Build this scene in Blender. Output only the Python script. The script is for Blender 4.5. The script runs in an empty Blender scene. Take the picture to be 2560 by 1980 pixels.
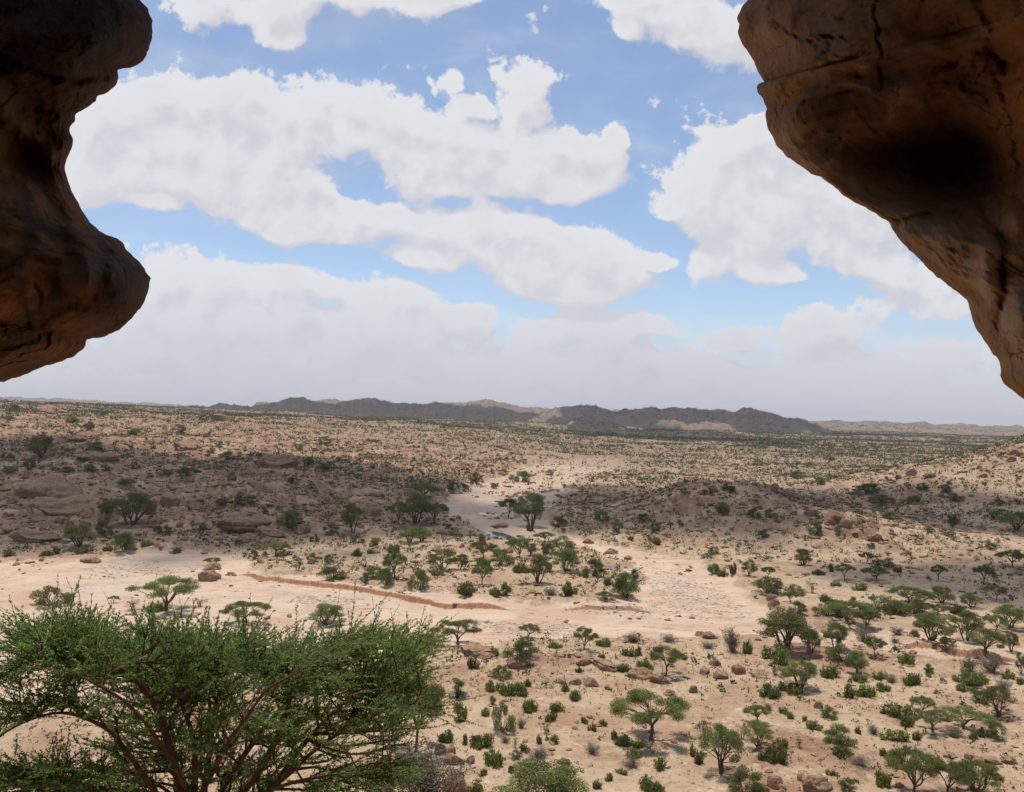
import bpy, math, random
import numpy as np
from mathutils import Matrix, Vector

# ------------------------------------------------------------------ camera, sky, sun, exposure
S = bpy.context.scene
COL = S.collection
RAD = math.radians
FPX, CX, CY = 1891.0, 1092.0, 844.5          # photograph measured on a 2184 x 1689 grid
CAM = np.array([0.0, 0.0, 35.0])
PITCH, ROLL = RAD(1.53), RAD(1.3)
_f = np.array([0, math.cos(PITCH), math.sin(PITCH)])
_r0 = np.array([1.0, 0, 0]); _u0 = np.array([0, -math.sin(PITCH), math.cos(PITCH)])
_r = _r0 * math.cos(ROLL) + _u0 * math.sin(ROLL)
_u = _u0 * math.cos(ROLL) - _r0 * math.sin(ROLL)

cam_data = bpy.data.cameras.new('camera')
cam_data.sensor_width = 36.0
cam_data.lens = 36.0 * FPX / 2184.0
cam_data.clip_start, cam_data.clip_end = 0.05, 60000
cam = bpy.data.objects.new('camera', cam_data); COL.objects.link(cam)
M = Matrix.Identity(4)
for i in range(3):
    M[i][0], M[i][1], M[i][2], M[i][3] = _r[i], _u[i], -_f[i], CAM[i]
cam.matrix_world = M
S.camera = cam

SUN_TO = np.array([-0.13, 0.21, 0.97]); SUN_TO /= np.linalg.norm(SUN_TO)
SUN_EL = math.asin(SUN_TO[2]); SUN_AZ = math.atan2(SUN_TO[0], SUN_TO[1])
sl = bpy.data.lights.new('sun', 'SUN'); sl.energy = 4.3; sl.angle = RAD(0.53); sl.color = (1.0, 0.95, 0.865)
so = bpy.data.objects.new('sun', sl); COL.objects.link(so)
so.rotation_euler = Vector(SUN_TO).to_track_quat('Z', 'Y').to_euler()

S.view_settings.view_transform = 'Standard'
S.view_settings.look = 'None'
S.view_settings.exposure = 0.0
S.view_settings.gamma = 1.0
S.render.engine = 'CYCLES'
S.cycles.use_denoising = True
S.cycles.max_bounces = 8
S.cycles.diffuse_bounces = 4
S.cycles.transparent_max_bounces = 12
S.cycles.caustics_reflective = False
S.cycles.caustics_refractive = False


def pdir(px, py):
    px = np.asarray(px, float); py = np.asarray(py, float)
    a = (px - CX) / FPX; b = (CY - py) / FPX
    d = a[..., None] * _r + b[..., None] * _u + _f
    return d


def project(p):
    q = np.asarray(p, float) - CAM
    z = q @ _f
    return CX + FPX * (q @ _r) / z, CY - FPX * (q @ _u) / z


# ---- node helpers
class NT:
    def __init__(s, tree):
        s.t = tree; s.n = tree.nodes; s.l = tree.links

    def node(s, typ, **kw):
        n = s.n.new(typ)
        for k, v in kw.items():
            setattr(n, k, v)
        return n

    def put(s, sock, v):
        if isinstance(v, bpy.types.NodeSocket):
            s.l.new(v, sock)
        elif v is not None:
            if isinstance(v, (tuple, list)) and len(v) == 3 and sock.type == 'RGBA':
                v = (*v, 1)
            sock.default_value = v

    def math(s, op, a, b=None, c=None, clamp=False):
        n = s.node('ShaderNodeMath', operation=op, use_clamp=clamp)
        s.put(n.inputs[0], a); s.put(n.inputs[1], b)
        if c is not None: s.put(n.inputs[2], c)
        return n.outputs[0]

    def vmath(s, op, a, b=None, scale=None):
        n = s.node('ShaderNodeVectorMath', operation=op)
        s.put(n.inputs[0], a)
        if b is not None: s.put(n.inputs[1], b)
        if scale is not None: s.put(n.inputs['Scale'], scale)
        return n.outputs['Value'] if op in ('LENGTH', 'DOT_PRODUCT') else n.outputs[0]

    def ramp(s, v, lo, hi, a=0.0, b=1.0, smooth=True):
        n = s.node('ShaderNodeMapRange', interpolation_type='SMOOTHSTEP' if smooth else 'LINEAR', clamp=True)
        s.put(n.inputs['Value'], v); s.put(n.inputs['From Min'], lo); s.put(n.inputs['From Max'], hi)
        s.put(n.inputs['To Min'], a); s.put(n.inputs['To Max'], b)
        return n.outputs['Result']

    def mix(s, f, a, b, blend='MIX'):
        n = s.node('ShaderNodeMix', data_type='RGBA', blend_type=blend)
        s.put(n.inputs['Factor'], f); s.put(n.inputs['A'], a) if False else None
        s.put(n.inputs[6], a); s.put(n.inputs[7], b)
        return n.outputs[2]

    def noise(s, vec, scale, detail=4, rough=0.55, dist=0.0, dim='3D', typ='FBM'):
        n = s.node('ShaderNodeTexNoise', noise_dimensions=dim, noise_type=typ)
        s.put(n.inputs['Vector'], vec); n.inputs['Scale'].default_value = scale
        n.inputs['Detail'].default_value = detail; n.inputs['Roughness'].default_value = rough
        n.inputs['Distortion'].default_value = dist
        return n.outputs['Fac']

    def voro(s, vec, scale, feature='F1', out='Distance', rand=1.0):
        n = s.node('ShaderNodeTexVoronoi', feature=feature)
        s.put(n.inputs['Vector'], vec); n.inputs['Scale'].default_value = scale
        n.inputs['Randomness'].default_value = rand
        return n.outputs[out]

    def attr(s, name):
        return s.node('ShaderNodeAttribute', attribute_name=name).outputs['Fac']


def new_mat(name):
    m = bpy.data.materials.new(name); m.use_nodes = True
    m.node_tree.nodes.clear()
    t = NT(m.node_tree)
    out = t.node('ShaderNodeOutputMaterial')
    return m, t, out


# ---- world: daylight sky with cumulus
CLOUDS = [  # centre x, centre y, half width, half height (photo grid)
    (480, 5, 190, 70), (620, 45, 90, 75), (590, 85, 80, 40), (800, -15, 250, 60), (940, -5, 120, 40),
    (1460, 20, 190, 85), (1570, 90, 140, 75), (1380, -10, 140, 45), (1330, 60, 50, 40), (1750, 60, 200, 100),
    (1120, 185, 75, 62), (1110, 235, 80, 40), (955, 165, 42, 48), (1000, 212, 60, 26),
    (560, 225, 150, 85), (420, 225, 170, 70), (735, 225, 120, 100), (880, 280, 210, 95), (1060, 325, 250, 100),
    (1240, 355, 140, 90), (1310, 300, 45, 70), (560, 330, 190, 100), (470, 300, 160, 85), (620, 435, 120, 80), (1030, 390, 250, 48),
    (430, 330, 150, 115), (545, 415, 150, 95), (650, 468, 130, 66), (1090, 350, 260, 90), (520, 390, 110, 60), (800, 455, 120, 46), (960, 492, 250, 86), (1170, 535, 210, 90), (1280, 575, 165, 85), (1180, 590, 150, 60),
    (880, 560, 110, 36), (1220, 610, 170, 55), (1400, 552, 70, 26), (700, 500, 120, 40),
    (260, 220, 140, 110), (270, 350, 165, 110), (200, 400, 110, 55), (330, 430, 60, 22), (250, 300, 140, 80),
    (1560, 350, 165, 130), (1690, 420, 230, 140), (1600, 450, 190, 80), (1820, 500, 200, 100), (1500, 440, 150, 55),
    (1570, 560, 130, 75), (1670, 590, 70, 30), (1920, 580, 160, 55), (1980, 650, 150, 60), (1640, 280, 90, 60),
    (380, 580, 200, 85), (480, 640, 270, 75), (650, 605, 100, 42), (820, 640, 140, 55), (870, 690, 180, 60),
    (400, 720, 340, 105), (750, 735, 340, 70), (1250, 695, 160, 50), (1250, 770, 340, 80), (1560, 720, 90, 32),
    (1760, 700, 130, 50), (1850, 790, 380, 95), (1000, 690, 60, 40), (1390, 700, 70, 24), (600, 800, 500, 80), (655, 692, 95, 42), (1450, 830, 500, 80),
]


def build_world():
    w = bpy.data.worlds.new('World'); S.world = w; w.use_nodes = True
    w.node_tree.nodes.clear()
    # cloud field as a node group: vector (u, v, 0) -> density
    g = bpy.data.node_groups.new('cloud_field', 'ShaderNodeTree')
    g.interface.new_socket('Vector', in_out='INPUT', socket_type='NodeSocketVector')
    g.interface.new_socket('Density', in_out='OUTPUT', socket_type='NodeSocketFloat')
    g.interface.new_socket('Smooth', in_out='OUTPUT', socket_type='NodeSocketFloat')
    t = NT(g)
    gi = t.node('NodeGroupInput'); go = t.node('NodeGroupOutput')
    vec = gi.outputs[0]
    # low-frequency warp so that the outlines are ragged
    wn = t.node('ShaderNodeTexNoise', noise_dimensions='3D')
    t.put(wn.inputs['Vector'], vec); wn.inputs['Scale'].default_value = 9.0; wn.inputs['Detail'].default_value = 5
    wv = t.vmath('SCALE', t.vmath('SUBTRACT', wn.outputs['Color'], (0.5, 0.5, 0.5)), scale=0.075)
    wv = t.vmath('MULTIPLY', wv, (1.2, 0.8, 0.0))
    pos = t.vmath('ADD', vec, wv)
    total = None
    for (cx, cy, rx, ry) in CLOUDS:
        d = pdir(cx, cy); u0, v0 = d[0] / d[1], d[2] / d[1]
        p = t.vmath('SUBTRACT', pos, (u0, v0, 0))
        p = t.vmath('MULTIPLY', p, (FPX / (rx * 1.16), FPX / (ry * 1.16), 0))
        q = t.vmath('DOT_PRODUCT', p, p)
        b = t.math('POWER', t.math('SUBTRACT', 1.0, q, clamp=True), 1.5)
        total = b if total is None else t.math('ADD', total, b)
    total = t.math('MINIMUM', total, 1.15)
    n1 = t.noise(vec, 17.0, 12, 0.63, 0.2)
    n2 = t.voro(t.vmath('ADD', vec, t.vmath('SCALE', wv, scale=0.6)), 42.0, 'SMOOTH_F1')
    f = t.math('ADD', t.math('MULTIPLY', t.math('SUBTRACT', n1, 0.5), 2.5), t.math('MULTIPLY', t.math('SUBTRACT', 0.42, n2), 0.35))
    n3 = t.noise(t.vmath('ADD', vec, (3.7, 1.9, 0.4)), 62.0, 10, 0.66, 0.3)
    f = t.math('ADD', f, t.math('MULTIPLY', t.math('SUBTRACT', n3, 0.5), t.ramp(total, 0.95, 0.3, 0.3, 1.7)))
    dens = t.math('ADD', total, f)
    t.l.new(dens, go.inputs[0])
    ns = t.noise(vec, 17.0, 4.5, 0.58, 0.2)
    t.l.new(t.math('ADD', total, t.math('MULTIPLY', t.math('SUBTRACT', ns, 0.5), 1.9)), go.inputs[1])

    t = NT(w.node_tree)
    out = t.node('ShaderNodeOutputWorld')
    tc = t.node('ShaderNodeTexCoord')
    sep = t.node('ShaderNodeSeparateXYZ'); t.l.new(tc.outputs['Generated'], sep.inputs[0])
    ay = t.math('MAXIMUM', t.math('ABSOLUTE', sep.outputs[1]), 0.08)
    u = t.math('DIVIDE', sep.outputs[0], ay); v = t.math('DIVIDE', sep.outputs[2], ay)
    comb = t.node('ShaderNodeCombineXYZ'); t.put(comb.inputs[0], u); t.put(comb.inputs[1], v)
    uv = comb.outputs[0]

    def field(vec):
        n = t.node('ShaderNodeGroup'); n.node_tree = g
        t.l.new(vec, n.inputs[0]); return n.outputs
    d0, s0 = field(uv)
    _, s1 = field(t.vmath('ADD', uv, (-0.012, 0.022, 0)))
    slope = t.math('SUBTRACT', s0, s1)
    under = t.ramp(slope, 0.05, -0.35)                             # lower, softer sides
    hi = t.math('ADD', 0.66, t.math('MULTIPLY', under, 0.55))
    alpha = t.math('MAXIMUM', t.ramp(d0, t.math('SUBTRACT', 0.25, t.math('MULTIPLY', under, 0.12)), hi), t.ramp(s0, 0.42, 0.85))
    haze_v = t.ramp(v, 0.02, 0.175, 1.0, 0.0)                      # pale veil low over the horizon
    light = t.ramp(slope, -0.36, 0.26)
    body = t.ramp(d0, 0.5, 1.9)
    bil = t.noise(uv, 30.0, 8, 0.6, 0.3)
    ccol = t.mix(light, (0.655, 0.648, 0.695), (0.800, 0.800, 0.825))
    ccol = t.mix(t.math('MULTIPLY', body, 0.5), ccol, t.mix(t.ramp(bil, 0.36, 0.62), (0.670, 0.662, 0.710), (0.750, 0.750, 0.790)))
    hz = t.math('MULTIPLY', haze_v, 0.8)
    ccol = t.mix(hz, ccol, (0.610, 0.605, 0.665))
    sky = t.node('ShaderNodeTexSky', sky_type='NISHITA', sun_disc=False)
    sky.sun_elevation = SUN_EL; sky.sun_rotation = SUN_AZ
    sky.altitude = 900; sky.air_density = 1.0; sky.dust_density = 0.6; sky.ozone_density = 1.6
    b1 = t.node('ShaderNodeBackground'); t.l.new(sky.outputs[0], b1.inputs[0]); b1.inputs[1].default_value = 0.14
    b2 = t.node('ShaderNodeBackground'); t.l.new(ccol, b2.inputs[0]); b2.inputs[1].default_value = 1.0
    a2 = t.math('MAXIMUM', t.math('MULTIPLY', alpha, 0.97), t.math('MULTIPLY', haze_v, 0.92))
    veil = t.math('ADD', 0.10, t.math('MULTIPLY', t.ramp(t.noise(t.vmath('MULTIPLY', uv, (1, 2.2, 1)), 4.0, 9, 0.62, 0.5), 0.42, 0.72), 0.32))
    a2 = t.math('MAXIMUM', a2, t.math('MULTIPLY', veil, t.ramp(v, 0.55, 0.12, 0.75, 1.0)))
    up = t.ramp(v, -0.02, 0.0)
    a2 = t.math('MULTIPLY', a2, up)
    mx = t.node('ShaderNodeMixShader'); t.put(mx.inputs[0], a2)
    t.l.new(b1.outputs[0], mx.inputs[1]); t.l.new(b2.outputs[0], mx.inputs[2])
    t.l.new(mx.outputs[0], out.inputs[0])
    w.cycles.sampling_method = 'MANUAL'; w.cycles.sample_map_resolution = 512


build_world()

# ------------------------------------------------------------------ numpy noise and mesh helpers
_rs = np.random.RandomState(7)
_perm = _rs.permutation(4096).astype(np.int64)
_g2 = _rs.uniform(0, 2 * math.pi, 4096); _g2 = np.stack([np.cos(_g2), np.sin(_g2)], 1)
_g3 = _rs.normal(size=(4096, 3)); _g3 /= np.linalg.norm(_g3, axis=1)[:, None]


def perlin2(x, y):
    x = np.asarray(x, float); y = np.asarray(y, float)
    xi = np.floor(x).astype(np.int64); yi = np.floor(y).astype(np.int64)
    xf = x - xi; yf = y - yi
    u = xf * xf * xf * (xf * (xf * 6 - 15) + 10); v = yf * yf * yf * (yf * (yf * 6 - 15) + 10)

    def g(ix, iy, fx, fy):
        h = _perm[(ix + _perm[iy & 4095]) & 4095]
        return _g2[h, 0] * fx + _g2[h, 1] * fy
    a = g(xi, yi, xf, yf); b = g(xi + 1, yi, xf - 1, yf)
    c = g(xi, yi + 1, xf, yf - 1); d = g(xi + 1, yi + 1, xf - 1, yf - 1)
    return ((a + (b - a) * u) + ((c + (d - c) * u) - (a + (b - a) * u)) * v) * 1.5


def perlin3(p):
    pi = np.floor(p).astype(np.int64); f = p - pi
    w = f * f * f * (f * (f * 6 - 15) + 10)
    res = 0
    for dx in (0, 1):
        for dy in (0, 1):
            for dz in (0, 1):
                h = _perm[(pi[:, 0] + dx + _perm[(pi[:, 1] + dy + _perm[(pi[:, 2] + dz) & 4095]) & 4095]) & 4095]
                gd = _g3[h, 0] * (f[:, 0] - dx) + _g3[h, 1] * (f[:, 1] - dy) + _g3[h, 2] * (f[:, 2] - dz)
                ww = (w[:, 0] if dx else 1 - w[:, 0]) * (w[:, 1] if dy else 1 - w[:, 1]) * (w[:, 2] if dz else 1 - w[:, 2])
                res = res + gd * ww
    return res * 1.4


def fbm2(x, y, wl, octs=4, gain=0.5, seed=0):
    r = 0; a = 1.0; s = 1.0 / wl
    for o in range(octs):
        r = r + a * perlin2(x * s + 17.3 * (o + seed * 5.1), y * s - 9.7 * (o + seed * 3.3)); a *= gain; s *= 2.03
    return r


def fbm3(p, wl, octs=4, gain=0.5, seed=0):
    r = 0; a = 1.0; s = 1.0 / wl
    for o in range(octs):
        r = r + a * perlin3(p * s + 11.7 * (o + seed * 4.3)); a *= gain; s *= 2.03
    return r


def sstep(x, a, b):
    t = np.clip((x - a) / (b - a), 0, 1)
    return t * t * (3 - 2 * t)


def link(o, parent=None):
    COL.objects.link(o)
    if parent is not None: o.parent = parent
    return o


def mesh_np(name, V, F, smooth=False, attrs=None, fattrs=None, mats=(), fmat=None):
    """V (n,3), F (m,3 or 4) -> mesh data"""
    me = bpy.data.meshes.new(name)
    V = np.ascontiguousarray(V, np.float32)
    Fs = F if isinstance(F, (list, tuple)) else [F]
    Fs = [np.asarray(f, np.int32) for f in Fs if len(f)]
    me.vertices.add(len(V)); me.vertices.foreach_set('co', V.ravel())
    loops = np.concatenate([f.ravel() for f in Fs])
    tot = np.concatenate([np.full(len(f), f.shape[1], np.int32) for f in Fs])
    start = np.concatenate([[0], np.cumsum(tot)[:-1]]).astype(np.int32)
    me.loops.add(len(loops)); me.loops.foreach_set('vertex_index', loops)
    me.polygons.add(len(tot)); me.polygons.foreach_set('loop_start', start)
    try:
        me.polygons.foreach_set('loop_total', tot)
    except Exception:
        pass
    me.polygons.foreach_set('use_smooth', np.full(len(tot), bool(smooth)))
    for k, a in (attrs or {}).items():
        at = me.attributes.new(k, 'FLOAT', 'POINT'); at.data.foreach_set('value', np.ascontiguousarray(a, np.float32))
    for k, a in (fattrs or {}).items():
        at = me.attributes.new(k, 'FLOAT', 'FACE'); at.data.foreach_set('value', np.ascontiguousarray(a, np.float32))
    for m in mats: me.materials.append(m)
    if fmat is not None: me.polygons.foreach_set('material_index', np.asarray(fmat, np.int32))
    me.update(calc_edges=True)
    return me


def obj(name, me, parent=None, loc=None):
    o = bpy.data.objects.new(name, me)
    if loc is not None: o.location = loc
    return link(o, parent)


def tag(o, label=None, cat=None, group=None, kind=None):
    if label: o['label'] = label
    if cat: o['category'] = cat
    if group: o['group'] = group
    if kind: o['kind'] = kind
    return o


# ------------------------------------------------------------------ the lie of the land
def flat_pt(px, py, z=0.0):
    d = pdir(px, py); t = (z - CAM[2]) / d[..., 2]
    return CAM + d * t[..., None]


BED_PX = [(-400, 1205), (-60, 1195), (120, 1188), (300, 1178), (420, 1166), (505, 1186), (560, 1222), (640, 1232), (760, 1245), (900, 1258), (1050, 1274),
          (1200, 1284), (1290, 1286), (1362, 1268), (1372, 1228), (1325, 1192), (1250, 1166), (1175, 1158), (1120, 1150), (1030, 1130),
          (945, 1108), (930, 1085), (965, 1062), (1045, 1040), (1090, 1018), (1190, 1000), (1275, 992), (1345, 1003), (1300, 1020), (1220, 1046),
          (1180, 1072), (1165, 1105), (1195, 1132), (1290, 1160), (1420, 1176), (1490, 1196), (1560, 1232), (1610, 1268), (1655, 1318),
          (1760, 1335), (1780, 1352), (1640, 1352), (1400, 1355), (1200, 1350), (1040, 1372), (930, 1382), (560, 1420), (300, 1470), (60, 1520), (-400, 1560)]
BED = flat_pt(*np.array(BED_PX, float).T)[:, :2]
SIDE_PX = [(1760, 1352), (1900, 1345), (2010, 1350), (2240, 1385), (2240, 1430), (2080, 1412), (1960, 1408), (1860, 1392), (1740, 1385), (1660, 1362)]
SIDE = flat_pt(*np.array(SIDE_PX, float).T)[:, :2]
POOLS = []
for pts in ([(1038, 1128), (1062, 1130), (1095, 1142), (1112, 1152), (1080, 1150), (1050, 1138)],
            [(1295, 1200), (1320, 1206), (1338, 1216), (1306, 1212)],
            [(1018, 1092), (1046, 1094), (1060, 1099), (1030, 1098)]):
    POOLS.append(flat_pt(*np.array(pts, float).T)[:, :2])
BANK1 = flat_pt(*np.array([(500, 1218), (560, 1229), (600, 1236), (700, 1249), (800, 1261), (900, 1273), (1000, 1287), (1110, 1297)], float).T)[:, :2]
BANK2 = flat_pt(*np.array([(1185, 1299), (1230, 1297), (1290, 1297), (1340, 1298), (1400, 1303), (1420, 1304)], float).T)[:, :2]
BANK3 = flat_pt(*np.array([(1900, 1388), (1950, 1380), (2000, 1392), (2060, 1405), (2130, 1408), (2200, 1402)], float).T)[:, :2]


def sdf_poly(x, y, P):
    """signed distance to polygon, negative inside"""
    d = np.full(x.shape, 1e9); inside = np.zeros(x.shape, bool)
    n = len(P)
    for i in range(n):
        ax, ay = P[i]; bx, by = P[(i + 1) % n]
        ex, ey = bx - ax, by - ay
        t = np.clip(((x - ax) * ex + (y - ay) * ey) / (ex * ex + ey * ey + 1e-9), 0, 1)
        d = np.minimum(d, np.hypot(x - ax - ex * t, y - ay - ey * t))
        c = (ay > y) != (by > y)
        inside ^= c & (x < (bx - ax) * (y - ay) / (by - ay + 1e-12) + ax)
    return np.where(inside, -d, d)


RIDGES = [  # distance, depth in front, depth behind, crest line in the photo grid, roughness
    (2500, 330, 420, [(330, 900), (400, 869), (470, 862), (535, 868), (580, 858), (650, 849), (710, 861), (770, 850), (830, 857), (900, 864), (1000, 862), (1080, 871), (1140, 886), (1230, 905), (1300, 940)], 0),
    (2300, 300, 420, [(1060, 940), (1130, 893), (1180, 869), (1240, 862), (1310, 878), (1360, 872), (1430, 867), (1500, 871), (1560, 878), (1600, 873), (1680, 893), (1720, 897), (1780, 926), (1850, 960)], 1),
    (3400, 500, 600, [(500, 905), (545, 861), (650, 856), (720, 853), (850, 862), (960, 860), (1030, 852), (1075, 861), (1130, 870), (1250, 874), (1400, 880), (1700, 896), (1800, 898), (1900, 901), (2000, 904), (2100, 907), (2300, 912)], 2),
    (1750, 170, 200, [(1180, 935), (1215, 898), (1250, 884), (1290, 894), (1360, 935)], 3),
    (5200, 900, 900, [(-500, 830), (0, 847), (120, 850), (250, 857), (400, 864), (500, 872), (620, 880), (2300, 930)], 4),
]
for i, R in enumerate(RIDGES):
    d = pdir(*np.array(R[3], float).T)
    RIDGES[i] = (R[0], R[1], R[2], d[:, 0] / d[:, 1], CAM[2] + R[0] * d[:, 2] / d[:, 1], R[4])


def terrace(h, step, edge):
    q = h / step; f = np.floor(q); t = q - f
    return step * (f + sstep(t, edge, 1.0) * 0.8 + 0.2 * t)


def land(x, y, want_attr=False):
    x = np.asarray(x, float); y = np.asarray(y, float)
    r = np.hypot(x, y)
    Y = np.maximum(y, 1.0); u = np.clip(x / Y, -1.6, 1.6)
    u = np.where(y < 1, np.sign(x) * 1.6, u)
    far = sstep(y, 200, 420)
    # plain lifting slowly into the distance
    zp = 26 * (1 - np.exp(-np.maximum(Y - 280, 0) / 1600)) * np.interp(u, [-.6, .2, .5, .7], [1, 1, .85, .8])
    L = np.interp(u, [-0.7, -0.45, -0.25, -0.1, 0.0, 0.08, 0.16], [29, 25.5, 21, 13, 7, 2.5, 0])
    Y0 = np.interp(u, [-0.6, -0.35, -0.12, -0.02, 0.1], [208, 214, 262, 300, 420]) + 9 * perlin2(x / 45, y / 60)
    zl = L * (1 - np.exp(-np.maximum(Y - Y0, 0) / 270))
    rock = sstep(Y - Y0, -5, 40) * sstep(L, 3, 12) * (1 - 0.35 * sstep(Y, 420, 800))
    rock = np.maximum(rock, far * sstep(fbm2(x, y, 110, 4, 0.6, seed=19), 0.0, 0.5) * 0.9)
    # shaded knoll right of the channel, rocky spur, and the scree hill at the right edge
    kx, ky = x - 72, y - 305
    k1 = 14.5 * np.exp(-(kx / np.where(kx < 0, 40, 52)) ** 2 - (ky / 34) ** 2)
    k2 = 6.0 * np.exp(-((x - 105) / 22) ** 2 - ((y - 262) / 22) ** 2)
    k3 = 46 * np.exp(-((x - 330) / 88) ** 2 - ((y - 450) / 95) ** 2)
    k4 = 10 * np.exp(-((x - 205) / 55) ** 2 - ((y - 430) / 55) ** 2)
    kn = k1 + k2 + k3 + k4
    rock = np.maximum(rock, np.clip(k1 / 10, 0, 0.8)); rock = np.maximum(rock, np.clip(k2 / 5, 0, 1)); rock = np.maximum(rock, np.clip(k3 / 20, 0, 1))
    und = 1.6 * far * fbm2(x, y, 95, 3) + 7.0 * sstep(y, 600, 1500) * fbm2(x, y, 420, 3, seed=2) + 0.35 * fbm2(x, y, 26, 3, seed=3) * sstep(r, 60, 110)
    base = zp + zl + kn + und
    # broken sandstone ledges
    det = base + 1.9 * fbm2(x * .75 + y * .2, y - x * .15, 24, 5, 0.55, seed=4) * (0.15 + rock) * sstep(y, 120, 240)
    t1 = terrace(det + 0.25 * fbm2(x, y, 6, 3, seed=6), 2.9, 0.78)
    t2 = terrace(det + 0.25 * fbm2(x, y, 9, 2, seed=8), 0.9, 0.6)
    mk = np.clip(sstep(fbm2(x, y, 60, 3, seed=9), -0.25, 0.35), 0, 1) * rock
    h = det + (t1 - det) * mk * 0.9
    h = h + (t2 - det) * np.clip(rock * 0.6 + 0.3, 0, 1) * sstep(fbm2(x, y, 35, 3, seed=12), -0.1, 0.3) * sstep(r, 75, 95)
    # knobbly outcrops on the near flat
    oc = sstep(fbm2(x, y, 30, 3, seed=15), 0.42, 0.75) * sstep(r, 80, 95) * (1 - sstep(y, 170, 260))
    h = h + oc * (0.55 + 0.25 * fbm2(x, y, 2.5, 2, seed=16))
    rock = np.maximum(rock, oc * 0.9)
    # far dark hills
    hill = np.zeros_like(h)
    m = y > 900
    if m.any():
        xm, ym, um, hm = x[m], y[m], u[m], h[m]
        acc = hm.copy()
        for (D, wf, wb, ru, rz, sd) in RIDGES:
            cz = np.interp(um, ru, rz)
            nz = fbm2(xm, ym, 240, 5, 0.55, seed=20 + sd)
            dd = ym - D - 60 * nz
            prof = np.exp(-(np.abs(dd) / np.where(dd < 0, wf, wb)) ** 2)
            rg = 1 - np.abs(fbm2(xm, ym, 130, 5, 0.55, seed=26 + sd))
            zz = -40 + (cz + 36) * prof + prof * (1 - prof) * (34 * nz + 46 * (rg - .7)) + 11 * prof * fbm2(xm, ym, 90, 5, 0.6, seed=30 + sd)
            acc = np.maximum(acc, zz)
        hill[m] = sstep(acc - hm, 0.5, 12)
        h = h.copy(); h[m] = acc
    # the dry river
    nb = 2.6 * fbm2(x, y, 17, 5, 0.6, seed=40)
    near = (r > 70) & (r < 900) & (y > 0)
    bed = np.zeros_like(h); side = np.zeros_like(h); bedc = np.zeros_like(h)
    if near.any():
        xn, yn = x[near], y[near]
        sc = np.clip(yn / 150, 0.6, 3)
        sdb = -(sdf_poly(xn, yn, BED) + nb[near] * sc)
        bed[near] = sstep(sdb, -1.2, 1.2); bedc[near] = sstep(sdb / sc, -4, 4)
        side[near] = sstep(-(sdf_poly(xn, yn, SIDE) + nb[near]), -1.5, 1.5)
    low = zp + zl * 0.35 + 0.15 * fbm2(x, y, 18, 3, seed=41) + 0.06 * fbm2(x, y, 3.5, 3, seed=42)
    slab = terrace(0.8 * fbm2(x * 0.6, y, 16, 4, seed=43), 0.26, 0.74) * (0.3 + 1.0 * sstep(fbm2(x, y, 40, 3, seed=44), -0.1, 0.35))
    h = h * (1 - bed) + bed * (low - 0.55 + slab)
    h = h - 0.2 * side
    red = np.zeros_like(h)
    for B, hh in ((BANK1, 0.95), (BANK2, 0.75), (BANK3, 0.9)):
        xb = x + 0.0
        yb = np.interp(xb, B[:, 0], B[:, 1]) + 0.35 * fbm2(x, y * 0.1, 3.0, 3, seed=45)
        dy = y - yb
        tp = sstep(xb, B[0, 0], B[0, 0] + 7) * (1 - sstep(xb, B[-1, 0] - 7, B[-1, 0]))
        ok = (np.abs(dy) < 60)
        h = h + ok * tp * hh * sstep(dy, -0.16, 0.26) * np.exp(-np.maximum(dy, 0) / 16)
        red = np.maximum(red, ok * sstep(tp, .1, .4) * sstep(dy, -0.5, -0.1) * (1 - sstep(dy, 0.22, 0.45)))
    for P in POOLS:
        if near.any():
            sd = sdf_poly(x[near], y[near], P)
            c = P.mean(0)
            z0 = pool_level(c)
            k = sstep(-sd, -5.0, 0.8)
            hn = h[near]; h[near] = hn * (1 - k) + k * (z0 - 0.25 + 0.22 * sstep(sd, -0.5, 4))
    # the slope under the cave
    zs = 33.35 - 0.62 * np.maximum(r - 2.6, 0) + 0.35 * fbm2(x, y, 5, 3, seed=50) * sstep(r, 3, 8)
    zs = np.where(y < 0, 33.35 - 0.2 * np.maximum(r - 6, 0), zs)
    k = 2.0
    dlt = np.clip(0.5 + 0.5 * (zs - h) / k, 0, 1)
    h2 = h * (1 - dlt) + zs * dlt + k * dlt * (1 - dlt)
    rock = np.maximum(rock, sstep(zs - h, -1, 2))
    if want_attr:
        return h2, dict(bed=bed, bedc=bedc, red=red, rock=rock, hill=hill, side=side)
    return h2


def pool_level(c):
    Y = c[1]
    return float(26 * (1 - math.exp(-max(Y - 280, 0) / 1600))) - 0.62


def ground_hit(px, py, zmax=20000):
    """where a sight line meets the land"""
    d = pdir(np.atleast_1d(px), np.atleast_1d(py))
    n = len(d)
    ts = np.concatenate([np.geomspace(55, 1500, 900), np.geomspace(1505, 8000, 200)])
    lo = np.full(n, ts[-2]); hi = np.full(n, ts[-1]); done = np.zeros(n, bool)
    prev = ts[0]
    for t in ts[1:]:
        p = CAM + d * t
        below = (p[:, 2] < land(p[:, 0], p[:, 1])) & ~done
        lo[below] = prev; hi[below] = t; done |= below
        prev = t
        if done.all(): break
    for _ in range(14):
        mid = (lo + hi) / 2
        p = CAM + d * mid[:, None]
        b = p[:, 2] < land(p[:, 0], p[:, 1])
        hi = np.where(b, mid, hi); lo = np.where(b, lo, mid)
    p = CAM + d * hi[:, None]
    return p, done


# ------------------------------------------------------------------ ground materials
def wnode(t, pos):
    n = t.node('ShaderNodeTexNoise'); t.put(n.inputs['Vector'], pos); n.inputs['Scale'].default_value = 0.15; n.inputs['Detail'].default_value = 5
    return n.outputs['Color']


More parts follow.
